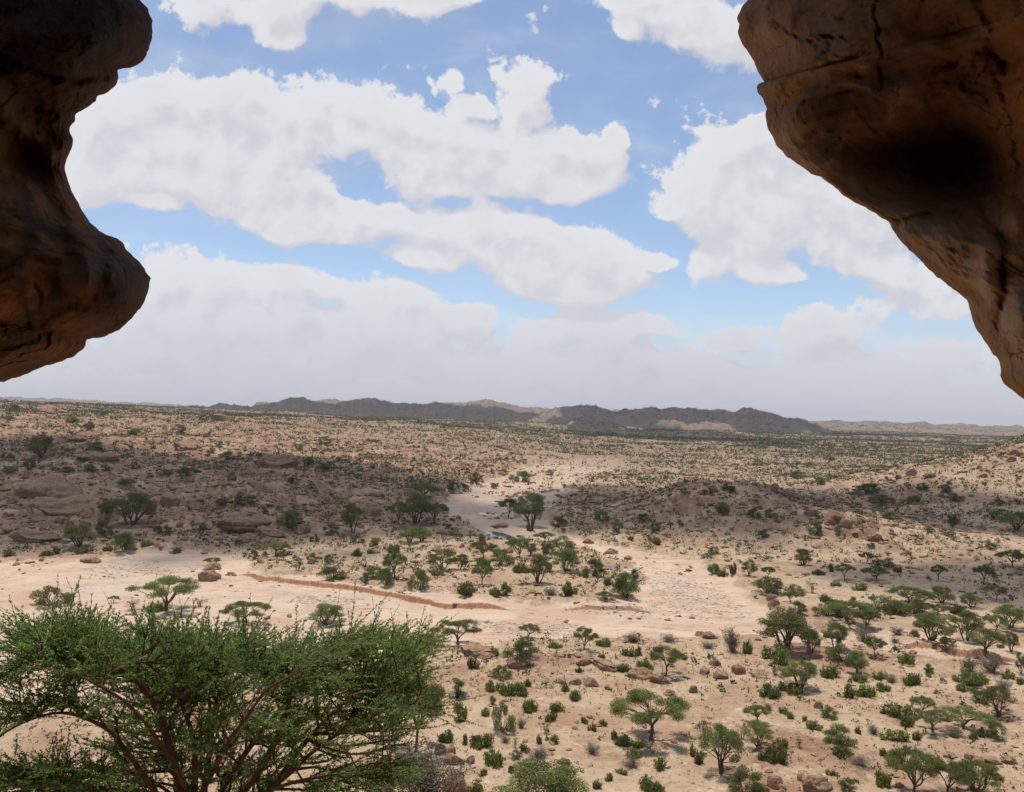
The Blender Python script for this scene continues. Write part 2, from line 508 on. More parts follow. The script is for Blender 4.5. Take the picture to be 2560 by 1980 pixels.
def ground_mat(name, kind):
    m, t, out = new_mat(name)
    pos = t.node('ShaderNodeNewGeometry').outputs['Position']
    rock, red, bed = t.attr('rock'), t.attr('red'), t.attr('bed')
    big = t.noise(pos, 0.018, 5, 0.6); mid = t.noise(pos, 0.11, 6, 0.62); fine = t.noise(pos, 0.9, 6, 0.65); grit = t.noise(pos, 5.0, 3, 0.6)
    sand = t.mix(t.ramp(mid, 0.35, 0.65), (0.460, 0.332, 0.212), (0.355, 0.220, 0.138))
    sand = t.mix(t.ramp(big, 0.45, 0.62), sand, (0.475, 0.345, 0.225))
    pale = t.mix(t.ramp(fine, 0.4, 0.65), (0.56, 0.42, 0.30), (0.49, 0.335, 0.225))
    rockc = t.mix(t.ramp(mid, 0.38, 0.62), (0.325, 0.182, 0.112), (0.255, 0.132, 0.080))
    rockc = t.mix(t.ramp(fine, 0.5, 0.7), rockc, (0.37, 0.245, 0.17))
    rk = t.math('MULTIPLY', t.math('ADD', rock, t.math('MULTIPLY', t.math('SUBTRACT', fine, 0.5), 1.6)), t.ramp(mid, 0.36, 0.56), clamp=True)
    # river sand, rock skin and gravel
    stripe = t.noise(t.vmath('MULTIPLY', pos, (0.07, 0.17, 0.2)), 1.0, 7, 0.66, 1.2)
    bc = t.mix(t.ramp(stripe, 0.38, 0.64), (0.595, 0.445, 0.325), (0.510, 0.355, 0.250))
    bc = t.mix(t.math('MULTIPLY', t.ramp(t.noise(pos, 0.05, 6, 0.68, 0.5), 0.50, 0.60), 0.7), bc, (0.47, 0.305, 0.205))
    gv = t.math('MULTIPLY', t.ramp(t.noise(pos, 0.035, 5, 0.65, 0.6), 0.535, 0.64), t.ramp(fine, 0.35, 0.6))
    bc = t.mix(t.math('MULTIPLY', gv, 0.8), bc, t.mix(t.ramp(grit, .35, .65), (0.58, 0.52, 0.43), (0.36, 0.31, 0.26)))
    bc = t.mix(t.math('MULTIPLY', t.ramp(t.noise(pos, 0.6, 7, 0.72), 0.56, 0.70), 0.75), bc, (0.36, 0.225, 0.145))
    ck = t.voro(t.vmath('ADD', t.vmath('MULTIPLY', pos, (0.12, 0.3, 0.3)), t.vmath('SCALE', wnode(t, pos), scale=0.9)), 1.0, 'DISTANCE_TO_EDGE')
    cm = t.math('MULTIPLY', t.ramp(ck, 0.0, 0.04, 1, 0), t.ramp(t.noise(pos, 0.06, 5, 0.65), 0.50, 0.60))
    bc = t.mix(t.math('MULTIPLY', cm, 0.75), bc, (0.20, 0.125, 0.08))
    pb = t.math('MULTIPLY', t.ramp(t.voro(pos, 1.1), 0.14, 0.22, 1, 0), t.ramp(t.noise(pos, 0.09, 4, 0.6), 0.50, 0.6))
    bc = t.mix(t.math('MULTIPLY', pb, 0.6), bc, (0.24, 0.17, 0.12))
    # dry ground with rock
    c = t.mix(rk, sand, rockc)
    c = t.mix(t.math('MULTIPLY', t.attr('side'), 0.8), c, pale)
    sp = t.voro(pos, 1.7); spk = t.math('MULTIPLY', t.ramp(sp, 0.18, 0.28, 1, 0), t.ramp(t.noise(pos, 0.25, 4, 0.6), 0.40, 0.54))
    c = t.mix(t.math('MULTIPLY', spk, 0.7), c, (0.135, 0.105, 0.055))
    sp3 = t.voro(t.vmath('ADD', pos, (9.1, 4.4, 0)), 3.6)
    spk3 = t.math('MULTIPLY', t.ramp(sp3, 0.2, 0.3, 1, 0), t.ramp(t.noise(pos, 0.5, 4, 0.6), 0.45, 0.58))
    c = t.mix(t.math('MULTIPLY', spk3, 0.55), c, (0.19, 0.12, 0.075))
    sp2 = t.voro(t.vmath('ADD', pos, (3.3, 1.7, 0)), 0.75)
    spk2 = t.math('MULTIPLY', t.ramp(sp2, 0.2, 0.32, 1, 0), t.ramp(t.noise(pos, 0.12, 4, 0.6), 0.45, 0.58))
    c = t.mix(t.math('MULTIPLY', spk2, 0.5), c, (0.60, 0.48, 0.35))
    dry = t.ramp(t.noise(pos, 0.045, 5, 0.6, 0.5), 0.5, 0.68)
    c = t.mix(t.math('MULTIPLY', dry, 0.3), c, (0.42, 0.335, 0.185))
    ml = t.ramp(t.noise(pos, 0.42, 7, 0.74, 0.4), 0.51, 0.64)
    c = t.mix(t.math('MULTIPLY', ml, 0.65), c, (0.225, 0.140, 0.085))
    m2 = t.ramp(t.noise(t.vmath('ADD', pos, (40.0, 9.0, 0.0)), 0.07, 8, 0.74, 0.6), 0.51, 0.63)
    c = t.mix(t.math('MULTIPLY', m2, 0.6), c, (0.285, 0.155, 0.095))
    bf = t.ramp(t.math('ADD', t.attr('bedc'), t.math('MULTIPLY', t.math('SUBTRACT', t.noise(pos, 0.28, 7, 0.72), 0.5), 1.5)), 0.35, 0.65)
    c = t.mix(bf, c, bc)
    fy = t.ramp(t.vmath('LENGTH', t.vmath('MULTIPLY', pos, (1, 1, 0))), 260, 900)
    c = t.mix(t.math('MULTIPLY', fy, 0.55), c, t.mix(t.ramp(t.noise(pos, 0.012, 6, 0.68, 0.5), 0.42, 0.6), (0.195, 0.102, 0.066), (0.265, 0.165, 0.105)))
    sx = t.node('ShaderNodeSeparateXYZ'); t.l.new(pos, sx.inputs[0])
    ov = t.math('MULTIPLY', t.ramp(t.noise(pos, 0.009, 7, 0.7, 0.4), 0.44, 0.56), t.ramp(t.math('ADD', sx.outputs[0], t.math('MULTIPLY', sx.outputs[1], 0.25)), 60, 330))
    c = t.mix(t.math('MULTIPLY', ov, t.ramp(sx.outputs[1], 380, 700, 0.0, 0.6)), c, (0.185, 0.165, 0.085))
    if kind == 'hill':
        hv = t.attr('hill')
        hc = t.mix(t.ramp(fine, 0.35, 0.65), (0.20, 0.135, 0.120), (0.30, 0.215, 0.180))
        hc = t.mix(t.ramp(t.noise(pos, 0.02, 8, 0.74), 0.42, 0.58), hc, (0.135, 0.110, 0.085))
        hc = t.mix(t.ramp(t.noise(t.vmath('ADD', pos, (900, 0, 0)), 0.012, 8, 0.74), 0.54, 0.62), hc, (0.24, 0.19, 0.14))
        c = t.mix(t.math('MULTIPLY', hv, 0.8), c, hc)
        g = t.ramp(t.noise(pos, 0.02, 5, 0.65), 0.5, 0.62)
        c = t.mix(t.math('MULTIPLY', g, 0.35), c, (0.25, 0.235, 0.14))
    c = t.mix(red, c, t.mix(t.ramp(fine, .4, .6), (0.30, 0.125, 0.06), (0.37, 0.18, 0.095)))
    c = t.mix(t.math('MULTIPLY', t.ramp(grit, 0.3, 0.7), 0.18), c, (0.25, 0.17, 0.11))
    b = t.node('ShaderNodeBsdfPrincipled'); t.put(b.inputs['Base Color'], c)
    b.inputs['Roughness'].default_value = 0.95; b.inputs['Specular IOR Level'].default_value = 0.15
    bm = t.node('ShaderNodeBump'); bm.inputs['Strength'].default_value = 0.7; bm.inputs['Distance'].default_value = 0.4
    hgt = t.math('ADD', t.math('MULTIPLY', fine, 1.0), t.math('MULTIPLY', t.noise(pos, 3.0, 4, 0.6), 0.35))
    t.l.new(hgt, bm.inputs['Height']); t.l.new(bm.outputs[0], b.inputs['Normal'])
    t.l.new(b.outputs[0], out.inputs[0])
    return m


M_GROUND = ground_mat('dry_ground', 'ground'); M_BED = M_GROUND; M_HILL = ground_mat('hill_scrub', 'hill')


def build_land():
    H = 35.0
    th = np.linspace(RAD(26), RAD(2.1), 1050)
    r1 = H / np.tan(th)                                   # 72 m .. 950 m
    ring = np.concatenate([np.linspace(0.4, 4, 10), np.geomspace(4.4, r1[0] * 0.985, 90), r1, np.geomspace(r1[-1] * 1.006, 7000, 300), np.geomspace(7300, 9000, 6)])
    az = np.concatenate([np.linspace(-180, -38.5, 60), np.linspace(-37.5, 37.5, 960), np.linspace(38.5, 180, 60)])[:-1]
    az = np.radians(az)
    A, R = np.meshgrid(az, ring)
    x = (R * np.sin(A)).ravel(); y = (R * np.cos(A)).ravel()
    z, at = land(x, y, True)
    V = np.stack([x, y, z], 1)
    nr, na = len(ring), len(az)
    i = np.arange(nr - 1)[:, None] * na; j = np.arange(na)[None, :]; j2 = (j + 1) % na
    F = np.stack([i + j, i + na + j, i + na + j2, i + j2], -1).reshape(-1, 4)
    F = F[:, ::-1]
    bedf = at['bed'][F].mean(1) > 0.5; farf = (R.ravel()[F].mean(1) > 1500)
    tri = np.stack([np.full(na, len(V)), np.arange(na), (np.arange(na) + 1) % na], 1)

    def sub(name, mask, mat, extra=False):
        f = F[mask]
        use, inv = np.unique(f, return_inverse=True)
        f = inv.reshape(f.shape)
        VV = V[use]; aa = {k: a[use] for k, a in at.items()}
        Fs = [f]
        if extra:
            VV = np.vstack([VV, [0, 0, 33.35]]); aa = {k: np.append(a, 0) for k, a in aa.items()}
            n0 = len(VV) - 1
            pos = np.searchsorted(use, np.arange(na))
            Fs.append(np.stack([np.full(na, n0), np.roll(pos, -1), pos], 1))
        me = mesh_np(name, VV, Fs, True, aa, mats=[mat])
        return tag(obj(name, me), kind='structure')
    sub('ground', ~bedf & ~farf, M_GROUND, True)
    sub('riverbed', bedf & ~farf, M_BED)
    sub('hills', farf, M_HILL)


build_land()

m, t, out = new_mat('pool_water')
b = t.node('ShaderNodeBsdfPrincipled'); b.inputs['Base Color'].default_value = (0.12, 0.10, 0.075, 1); b.inputs['Roughness'].default_value = 0.06
b.inputs['IOR'].default_value = 1.33
t.l.new(b.outputs[0], out.inputs[0]); M_WATER = m
for P in POOLS:
    c = P.mean(0); Q = c + (P - c) * 1.45
    z = pool_level(c) - 0.12
    me = mesh_np('water', np.column_stack([Q, np.full(len(Q), z)]), np.arange(len(Q))[None, :], mats=[M_WATER])
    tag(obj('water', me), kind='structure')

# ------------------------------------------------------------------ clouds standing overhead, whose shadows dapple the land
m, t, out = new_mat('cloud_white')
d_ = t.node('ShaderNodeBsdfDiffuse'); d_.inputs[0].default_value = (0.9, 0.9, 0.9, 1)
tr = t.node('ShaderNodeBsdfTransparent'); tr.inputs[0].default_value = (1, 1, 1, 1)
mx = t.node('ShaderNodeMixShader'); mx.inputs[0].default_value = 0.545
t.l.new(tr.outputs[0], mx.inputs[1]); t.l.new(d_.outputs[0], mx.inputs[2]); t.l.new(mx.outputs[0], out.inputs[0])
M_CLOUD = m
CLOUD_ALT = 2100.0


def overhead_cloud(P, label, cell, ragged, seed):
    P = np.asarray(P, float)
    z0 = P[:, 2].mean() if P.shape[1] == 3 else 20.0
    off = SUN_TO[:2] / SUN_TO[2] * (CLOUD_ALT - z0)
    Q = P[:, :2] + off
    lo = Q.min(0) - ragged * 2; hi = Q.max(0) + ragged * 2
    nx = max(int((hi[0] - lo[0]) / cell), 8); ny = max(int((hi[1] - lo[1]) / cell), 8)
    gx, gy = np.meshgrid(np.linspace(lo[0], hi[0], nx + 1), np.linspace(lo[1], hi[1], ny + 1))
    sd = -sdf_poly(gx.ravel(), gy.ravel(), Q) + ragged * 1.5 * fbm2(gx.ravel(), gy.ravel(), ragged * 2.2, 5, 0.55, seed=60 + seed) + ragged * 0.15
    T = np.sqrt(np.maximum(sd, 0)) * math.sqrt(cell) * 1.6
    bump = 1 + 0.5 * fbm2(gx.ravel(), gy.ravel(), ragged * 1.5, 3, seed=70 + seed)
    n = gx.size
    V = np.vstack([np.column_stack([gx.ravel(), gy.ravel(), CLOUD_ALT + T * bump]), np.column_stack([gx.ravel(), gy.ravel(), CLOUD_ALT - 0.3 * T])])
    W = nx + 1
    i = (np.arange(ny)[:, None] * W + np.arange(nx)[None, :]).ravel()
    F = np.stack([i, i + 1, i + 1 + W, i + W], 1)
    keep = (sd[F] > 0).any(1)
    F = F[keep]
    F = np.vstack([F, F[:, ::-1] + n])
    use, inv = np.unique(F, return_inverse=True)
    o = obj('cumulus_cloud', mesh_np('cumulus_cloud', V[use], inv.reshape(F.shape), True, mats=[M_CLOUD]))
    tag(o, label, 'cloud', 'clouds overhead')


def px_poly(pts):
    a = np.array(pts, float)
    p, ok = ground_hit(a[:, 0], a[:, 1])
    return p


overhead_cloud(px_poly([(-300, 945), (60, 940), (250, 965), (420, 985), (560, 966), (720, 982), (880, 1018), (940, 1030), (985, 1046), (1010, 1070), (1000, 1112),
                        (960, 1125), (880, 1140), (760, 1150), (600, 1168), (400, 1166), (200, 1174), (-300, 1180)]),
               'long white cloud high above the rocky slope left of the river', 6, 15, 1)
overhead_cloud(px_poly([(1120, 1062), (1210, 1044), (1330, 1040), (1500, 1034), (1680, 1040), (1790, 1056), (1900, 1036), (2050, 1050), (2350, 1085), (2350, 1150),
                        (2050, 1132), (1900, 1102), (1790, 1086), (1700, 1108), (1560, 1142), (1400, 1130), (1250, 1130), (1140, 1118)]),
               'white cloud high above the dark knoll right of the river', 6, 12, 2)
overhead_cloud(px_poly([(1800, 1225), (1900, 1205), (2030, 1220), (2300, 1205), (2300, 1275), (2100, 1285), (1960, 1262)]),
               'small thin cloud high above the bushes on the right', 4, 11, 3)
overhead_cloud([(-1000, 2270), (-500, 2260), (100, 2280), (130, 2700), (-400, 2900), (-1000, 2760)], 'broad cloud high above the dark hills left of centre', 22, 60, 4)
overhead_cloud([(120, 2120), (500, 2090), (980, 2120), (1000, 2420), (600, 2640), (90, 2600)], 'broad cloud high above the dark hills right of centre', 22, 60, 5)
overhead_cloud(px_poly([(1190, 918), (1330, 914), (1500, 920), (1700, 942), (1690, 950), (1500, 938), (1300, 930)]), 'narrow cloud high above the far plain', 14, 40, 6)


# ------------------------------------------------------------------ the rock shelter the picture is taken from
def rock_mat(name, shade_attr=True):
    m, t, out = new_mat(name)
    pos = t.node('ShaderNodeNewGeometry').outputs['Position']
    warp = t.vmath('ADD', pos, t.vmath('SCALE', t.node('ShaderNodeTexNoise').outputs['Color'], scale=0.0))
    big = t.noise(warp, 0.75, 6, 0.62, 0.6); mid = t.noise(pos, 2.6, 7, 0.65, 0.3); fine = t.noise(pos, 17, 6, 0.68)
    st = t.noise(t.vmath('MULTIPLY', pos, (1.2, 1.2, 4.5)), 1.3, 5, 0.6, 0.5)
    c = t.mix(t.ramp(big, 0.38, 0.62), (0.27, 0.140, 0.062), (0.42, 0.225, 0.095))
    c = t.mix(t.ramp(mid, 0.48, 0.68), c, (0.33, 0.235, 0.145))
    c = t.mix(t.math('MULTIPLY', t.ramp(st, 0.52, 0.66), 0.55), c, (0.44, 0.195, 0.075))
    c = t.mix(t.math('MULTIPLY', t.ramp(t.noise(pos, 1.1, 6, 0.7, 0.4), 0.54, 0.66), 0.75), c, (0.075, 0.058, 0.045))
    c = t.mix(t.math('MULTIPLY', t.ramp(fine, 0.35, 0.7), 0.4), c, (0.10, 0.060, 0.032))
    painted_shade = t.math('MULTIPLY', t.attr('painted_shade'), t.ramp(mid, 0.2, 0.55, 0.75, 1.0), clamp=True)
    c = t.mix(painted_shade, c, (0.016, 0.012, 0.010))  # near-black shade mixed into the rock's base colour
    c = t.mix(t.attr('ochre'), c, (0.50, 0.20, 0.060))
    crk = t.voro(t.vmath('ADD', t.vmath('MULTIPLY', pos, (1, 1, 1.7)), t.vmath('SCALE', wnode(t, t.vmath('SCALE', pos, scale=12.0)), scale=0.7)), 1.5, 'DISTANCE_TO_EDGE')
    ckm = t.math('MULTIPLY', t.ramp(crk, 0.0, 0.012, 1, 0), t.ramp(t.noise(pos, 1.4, 4, 0.6), 0.48, 0.6))
    c = t.mix(t.math('MULTIPLY', ckm, 0.5), c, (0.03, 0.02, 0.014))
    gr = t.noise(pos, 60, 4, 0.7)
    c = t.mix(t.math('MULTIPLY', t.ramp(gr, 0.4, 0.65), 0.35), c, (0.13, 0.075, 0.040))
    c = t.mix(t.math('MULTIPLY', t.attr('pale_and_lit'), t.ramp(mid, 0.3, 0.6)), c, (0.47, 0.335, 0.215))  # pale stone tone, also carrying the light painted along the lip
    b = t.node('ShaderNodeBsdfPrincipled'); t.put(b.inputs['Base Color'], c)
    b.inputs['Roughness'].default_value = 0.9; b.inputs['Specular IOR Level'].default_value = 0.2
    bm = t.node('ShaderNodeBump'); bm.inputs['Strength'].default_value = 0.9; bm.inputs['Distance'].default_value = 0.05
    hh = t.math('ADD', t.math('MULTIPLY', mid, 1.3), t.math('MULTIPLY', fine, 0.4))
    hh = t.math('ADD', hh, t.math('MULTIPLY', st, 0.7))
    hh = t.math('ADD', hh, t.math('MULTIPLY', gr, 0.14))
    hh = t.math('SUBTRACT', hh, t.math('MULTIPLY', ckm, 0.3))
    t.l.new(hh, bm.inputs['Height']); t.l.new(bm.outputs[0], b.inputs['Normal'])
    t.l.new(b.outputs[0], out.inputs[0])
    return m


M_CAVE = rock_mat('cave_sandstone')


def resample(P, n):
    P = np.asarray(P, float)
    s = np.concatenate([[0], np.cumsum(np.hypot(*np.diff(P, axis=0).T))])
    tt = np.linspace(0, s[-1], n)
    return np.column_stack([np.interp(tt, s, P[:, 0]), np.interp(tt, s, P[:, 1])]), s, tt


def rock_mass(name, sil, far, depth, din, dout, shape, label, n=520, mi=360, mo=60, seed=0, flip=False, relief=1.0):
    sil = np.asarray(sil, float)
    S0, s, tt = resample(sil, n)
    # small knobbles along the lip
    S0 = S0 + np.column_stack([perlin2(tt / 22.0, np.full(n, 3.1 + seed)), perlin2(tt / 22.0, np.full(n, 8.7 + seed))]) * 2.6 \
        + np.column_stack([perlin2(tt / 7.0, np.full(n, 5.1 + seed)), perlin2(tt / 7.0, np.full(n, 1.7 + seed))]) * 1.3
    fk = np.interp(tt / s[-1], np.linspace(0, 1, len(far)), np.asarray(far, float)[:, 0]); fy = np.interp(tt / s[-1], np.linspace(0, 1, len(far)), np.asarray(far, float)[:, 1])
    Q = np.column_stack([fk, fy])
    Dl = np.interp(tt / s[-1], np.linspace(0, 1, len(depth)), depth)
    win = (np.arange(mi + 1) / mi) ** 1.25
    wout = -((np.arange(1, mo + 1) / mo) ** 1.2)
    w = np.concatenate([wout[::-1], win])
    W, T = np.meshgrid(w, np.arange(n), indexing='ij')
    aw = np.abs(W); g = aw ** 1.55
    px = S0[T, 0] + (Q[T, 0] - S0[T, 0]) * g; py = S0[T, 1] + (Q[T, 1] - S0[T, 1]) * g
    D = np.where(W >= 0, Dl[T] * (1 - din * aw ** 0.85), Dl[T] + dout * aw ** 0.9)
    dirs = pdir(px.ravel(), py.ravel())
    P = CAM + dirs * D.ravel()[:, None]
    dd, at = shape(px.ravel(), py.ravel(), P, aw.ravel(), W.ravel() >= 0)
    grow = sstep(aw.ravel(), 0.0, 0.16)
    # weathering: broad hollows and ribs, then fine relief
    warp = P + 0.25 * np.column_stack([fbm3(P, 0.9, 2, seed=3 + seed), fbm3(P, 0.9, 2, seed=4 + seed), fbm3(P, 0.9, 2, seed=5 + seed)])
    nb = 0.17 * fbm3(warp, 1.3, 4, 0.5, seed=seed) - 0.10 * (1 - np.abs(fbm3(warp * np.array([1, 1, 2.2]), 0.9, 3, seed=9 + seed))) ** 3
    fl = fbm3(warp * np.array([1, 1, 1.5]), 0.8, 4, 0.5, seed=17 + seed)
    nb = nb * relief + relief * 0.5 * (terrace(fl * .32, .085, .82) - fl * .32) + 0.045 * fbm3(P, .42, 3, .55, seed=19 + seed)
    nf = 0.030 * fbm3(P, 0.17, 5, 0.6, seed=13 + seed)
    Dn = D.ravel() + (nb + dd) * grow + nf * sstep(aw.ravel(), 0, 0.03)
    P = CAM + dirs * Dn[:, None]
    m_ = len(w)
    i = (np.arange(m_ - 1)[:, None] * n + np.arange(n - 1)[None, :]).ravel()
    F = np.stack([i, i + 1, i + 1 + n, i + n], 1)
    if flip: F = F[:, ::-1]
    me = mesh_np(name, P, F, True, at, mats=[M_CAVE])
    return tag(obj(name, me), label, 'rock', 'rocks framing the cave mouth')


LEFT_SIL = [(900, -860), (640, -700), (430, -480), (300, -300), (262, -170), (268, -80), (290, -25), (297, 0), (317, 20), (325, 42), (325, 76), (319, 100), (312, 119), (301, 131), (287, 141), (268, 146), (250, 148), (253, 163), (245, 183),
            (233, 197), (222, 202), (210, 202), (203, 215), (186, 230), (172, 238), (161, 243), (159, 260), (149, 270), (150, 285), (156, 302), (153, 319), (142, 336), (138, 354), (141, 376), (148, 396),
            (158, 418), (171, 440), (182, 462), (195, 477), (213, 492), (238, 505), (252, 508), (262, 517), (271, 533), (285, 546), (302, 564), (313, 580), (321, 594), (319, 606), (317, 619), (309, 642), (299, 658), (277, 683), (252, 705),
            (236, 714), (218, 720), (199, 723), (183, 727), (181, 740), (158, 760), (119, 774), (74, 789), (40, 804), (0, 815), (-120, 850), (-300, 905), (-560, 1010), (-800, 1180)]
RIGHT_SIL = [(900, -860), (1180, -760), (1450, -600), (1610, -400), (1665, -240), (1650, -110), (1612, -35), (1595, 0), (1582, 16), (1572, 40), (1577, 50), (1573, 66), (1578, 84), (1585, 96), (1603, 121), (1612, 140), (1620, 157), (1634, 183),
             (1622, 178), (1613, 182), (1616, 196), (1628, 215), (1636, 229), (1632, 248), (1635, 264), (1640, 278), (1650, 298), (1658, 311), (1678, 333), (1700, 350), (1724, 366), (1748, 378), (1769, 389), (1782, 402), (1795, 414), (1818, 430),
             (1845, 442), (1875, 461), (1898, 475), (1902, 488), (1914, 505), (1931, 525), (1950, 544), (1966, 558), (1984, 577), (2002, 594), (2020, 608), (2037, 621), (2062, 639), (2066, 652), (2070, 667), (2075, 685), (2082, 700), (2094, 720),
             (2108, 740), (2118, 755), (2130, 768), (2135, 788), (2133, 803), (2142, 816), (2153, 829), (2184, 851), (2270, 900), (2420, 980), (2560, 1120), (2700, 1300)]


def g2(px, py, cx, cy, sx, sy):
    return np.exp(-((px - cx) / sx) ** 2 - ((py - cy) / sy) ** 2)


def polyline_d(px, py, L):
    d = np.full(px.shape, 1e9)
    for (ax, ay), (bx, by) in zip(L[:-1], L[1:]):
        ex, ey = bx - ax, by - ay
        tt = np.clip(((px - ax) * ex + (py - ay) * ey) / (ex * ex + ey * ey), 0, 1)
        d = np.minimum(d, np.hypot(px - ax - ex * tt, py - ay - ey * tt))
    return d


def left_shape(px, py, P, aw, inner):
    wob = 14 * fbm2(px, py, 60, 2, seed=81)
    d = 0.30 * g2(px, py, 60, 330, 90, 90) - 0.30 * g2(px, py, 240, 620, 75, 80)
    d -= 0.22 * g2(px, py, 180, 90, 110, 60)
    cr = polyline_d(px + wob, py, [(-80, 150), (0, 225), (70, 290), (125, 345), (150, 430), (185, 530), (180, 600)])
    d -= 0.05 * np.exp(-(cr / 26) ** 2); d += 0.06 * np.exp(-((cr - 40) / 24) ** 2)
    d += 0.07 * np.exp(-(polyline_d(px, py + wob * .5, [(-60, 90), (80, 150), (170, 175), (260, 152)]) / 9) ** 2)
    d += 0.05 * np.exp(-(polyline_d(px, py + wob * .5, [(-60, 700), (60, 690), (180, 730)]) / 12) ** 2)
    oc = 0.95 * g2(px, py, 25, 560, 105, 170) * sstep(fbm2(px, py, 90, 4, seed=82), -0.5, 0.4)
    painted_shade = 0.85 * g2(px, py, 60, 30, 280, 150) + 0.6 * g2(px, py, 240, 630, 60, 75) + .42 + .25 * g2(px, py, 130, 250, 120, 120)  # painted shade: strongest on the upper face and lower bulge
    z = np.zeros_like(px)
    painted_shade = painted_shade * (1 - .9 * np.clip(oc, 0, 1))
    return d, dict(painted_shade=np.clip(painted_shade, 0, 1), ochre=oc, pale_and_lit=z)


def right_shape(px, py, P, aw, inner):
    wob = 16 * fbm2(px, py, 70, 5, .6, seed=91)
    d = 0.95 * g2(px, py, 1985, 350, 230, 115) + 0.35 * g2(px, py, 2060, 170, 150, 120)
    d -= 0.25 * g2(px, py, 1760, 120, 130, 120)
    d += 0.055 * np.exp(-(polyline_d(px + wob * .7, py, [(1868, -60), (1870, 60), (1873, 120), (1868, 190)]) / 3.2) ** 2)
    d += 0.04 * np.exp(-(polyline_d(px, py + wob * .6, [(1577, 50), (1640, 52), (1720, 78), (1800, 85)]) / 3.5) ** 2)
    d += 0.12 * np.exp(-(polyline_d(px, py + wob * .4, [(1898, 475), (1930, 466), (1985, 462)]) / 7) ** 2)
    d += 0.03 * np.exp(-(polyline_d(px, py + wob * .4, [(1990, 530), (2040, 532)]) / 6) ** 2)
    d += 0.07 * np.exp(-(polyline_d(px + wob * .5, py, [(2090, 440), (2135, 520), (2150, 620), (2130, 700), (2128, 780)]) / 9) ** 2)
    d -= 0.22 * g2(px, py, 2165, 470, 28, 34) + 0.25 * g2(px, py, 2175, 680, 34, 60) + 0.12 * g2(px, py, 2105, 600, 22, 120)
    d += 0.06 * np.exp(-(polyline_d(px + wob, py, [(2080, -40), (2120, 90), (2160, 240), (2170, 380)]) / 10) ** 2)
    painted_shade = 0.62 * g2(px, py, 1930, 300, 260, 120) + 0.5 * g2(px, py, 2010, 375, 140, 70) + 0.5 * g2(px, py, 2045, 160, 60, 40) + 0.4 * g2(px, py, 1750, 210, 70, 110)
    painted_shade = .9 * sstep(painted_shade + .62 * fbm2(px * .8 + py * .4, py - px * .2, 150, 7, .6, seed=92), .1, 1.15)  # shade of the hollow painted into the colour, edges broken by noise
    oc = 0.55 * g2(px, py, 2170, 150, 60, 220) + 0.4 * g2(px, py, 1780, 380, 120, 40) + 0.35 * g2(px, py, 2090, 720, 30, 80)  # orange stone; the lip term paints in light bounced off the ground
    pale_and_lit = 0.7 * g2(px, py, 2175, 680, 40, 70) + 0.6 * g2(px, py, 2110, 560, 30, 80) + 0.75 * np.exp(-(polyline_d(px, py, [(1680, 300), (1780, 365), (1900, 430), (2010, 520), (2090, 640), (2150, 760)]) / 42) ** 2) + .4 * g2(px, py, 1660, 80, 70, 60)  # pale pillar stone, plus ground-bounce light painted along the lip band
    return d, dict(painted_shade=np.clip(painted_shade, 0, 1), ochre=np.clip(oc, 0, 1), pale_and_lit=pale_and_lit)


rock_mass('rock_overhang', LEFT_SIL, [(500, -2300), (-900, -1900), (-1800, -700), (-2000, 100), (-2000, 500), (-2000, 900), (-2000, 1500)], [4.6, 4.6, 4.4, 4.2, 4.0], 0.50, 3.6,
          left_shape, 'dark lumpy sandstone overhang with a rounded lower bulge at the left edge', seed=1, flip=True, relief=.55)
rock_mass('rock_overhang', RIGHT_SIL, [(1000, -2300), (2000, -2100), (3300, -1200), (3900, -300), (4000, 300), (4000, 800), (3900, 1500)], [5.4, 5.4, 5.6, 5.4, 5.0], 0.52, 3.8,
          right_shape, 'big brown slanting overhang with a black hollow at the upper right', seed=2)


def cave_shell():
    nu, nv = 200, 130
    U, Vv = np.meshgrid(np.linspace(0, 2 * math.pi, nu, endpoint=False), np.linspace(0.02, math.pi * 0.70, nv))
    # axis of the dome points back into the hill (-y)
    n = np.column_stack([(np.sin(Vv) * np.cos(U)).ravel(), (-np.cos(Vv)).ravel(), (np.sin(Vv) * np.sin(U)).ravel()])
    c = np.array([0, -0.4, 35.0])
    P0 = c + n * np.array([3.6, 4.4, 3.3])
    P = P0 + n * (0.25 * fbm3(P0, 1.4, 4, seed=33))[:, None]
    P[:, 2] = np.maximum(P[:, 2], 33.0)
    i = np.arange(nv - 1)[:, None] * nu; j = np.arange(nu)[None, :]
    F = np.stack([i + j, i + (j + 1) % nu, i + nu + (j + 1) % nu, i + nu + j], -1).reshape(-1, 4)
    z = np.zeros(len(P))
    me = mesh_np('cave_wall', P, F, True, dict(painted_shade=z, ochre=z, pale_and_lit=z), mats=[M_CAVE])
    tag(obj('cave_wall', me), kind='structure')


cave_shell()

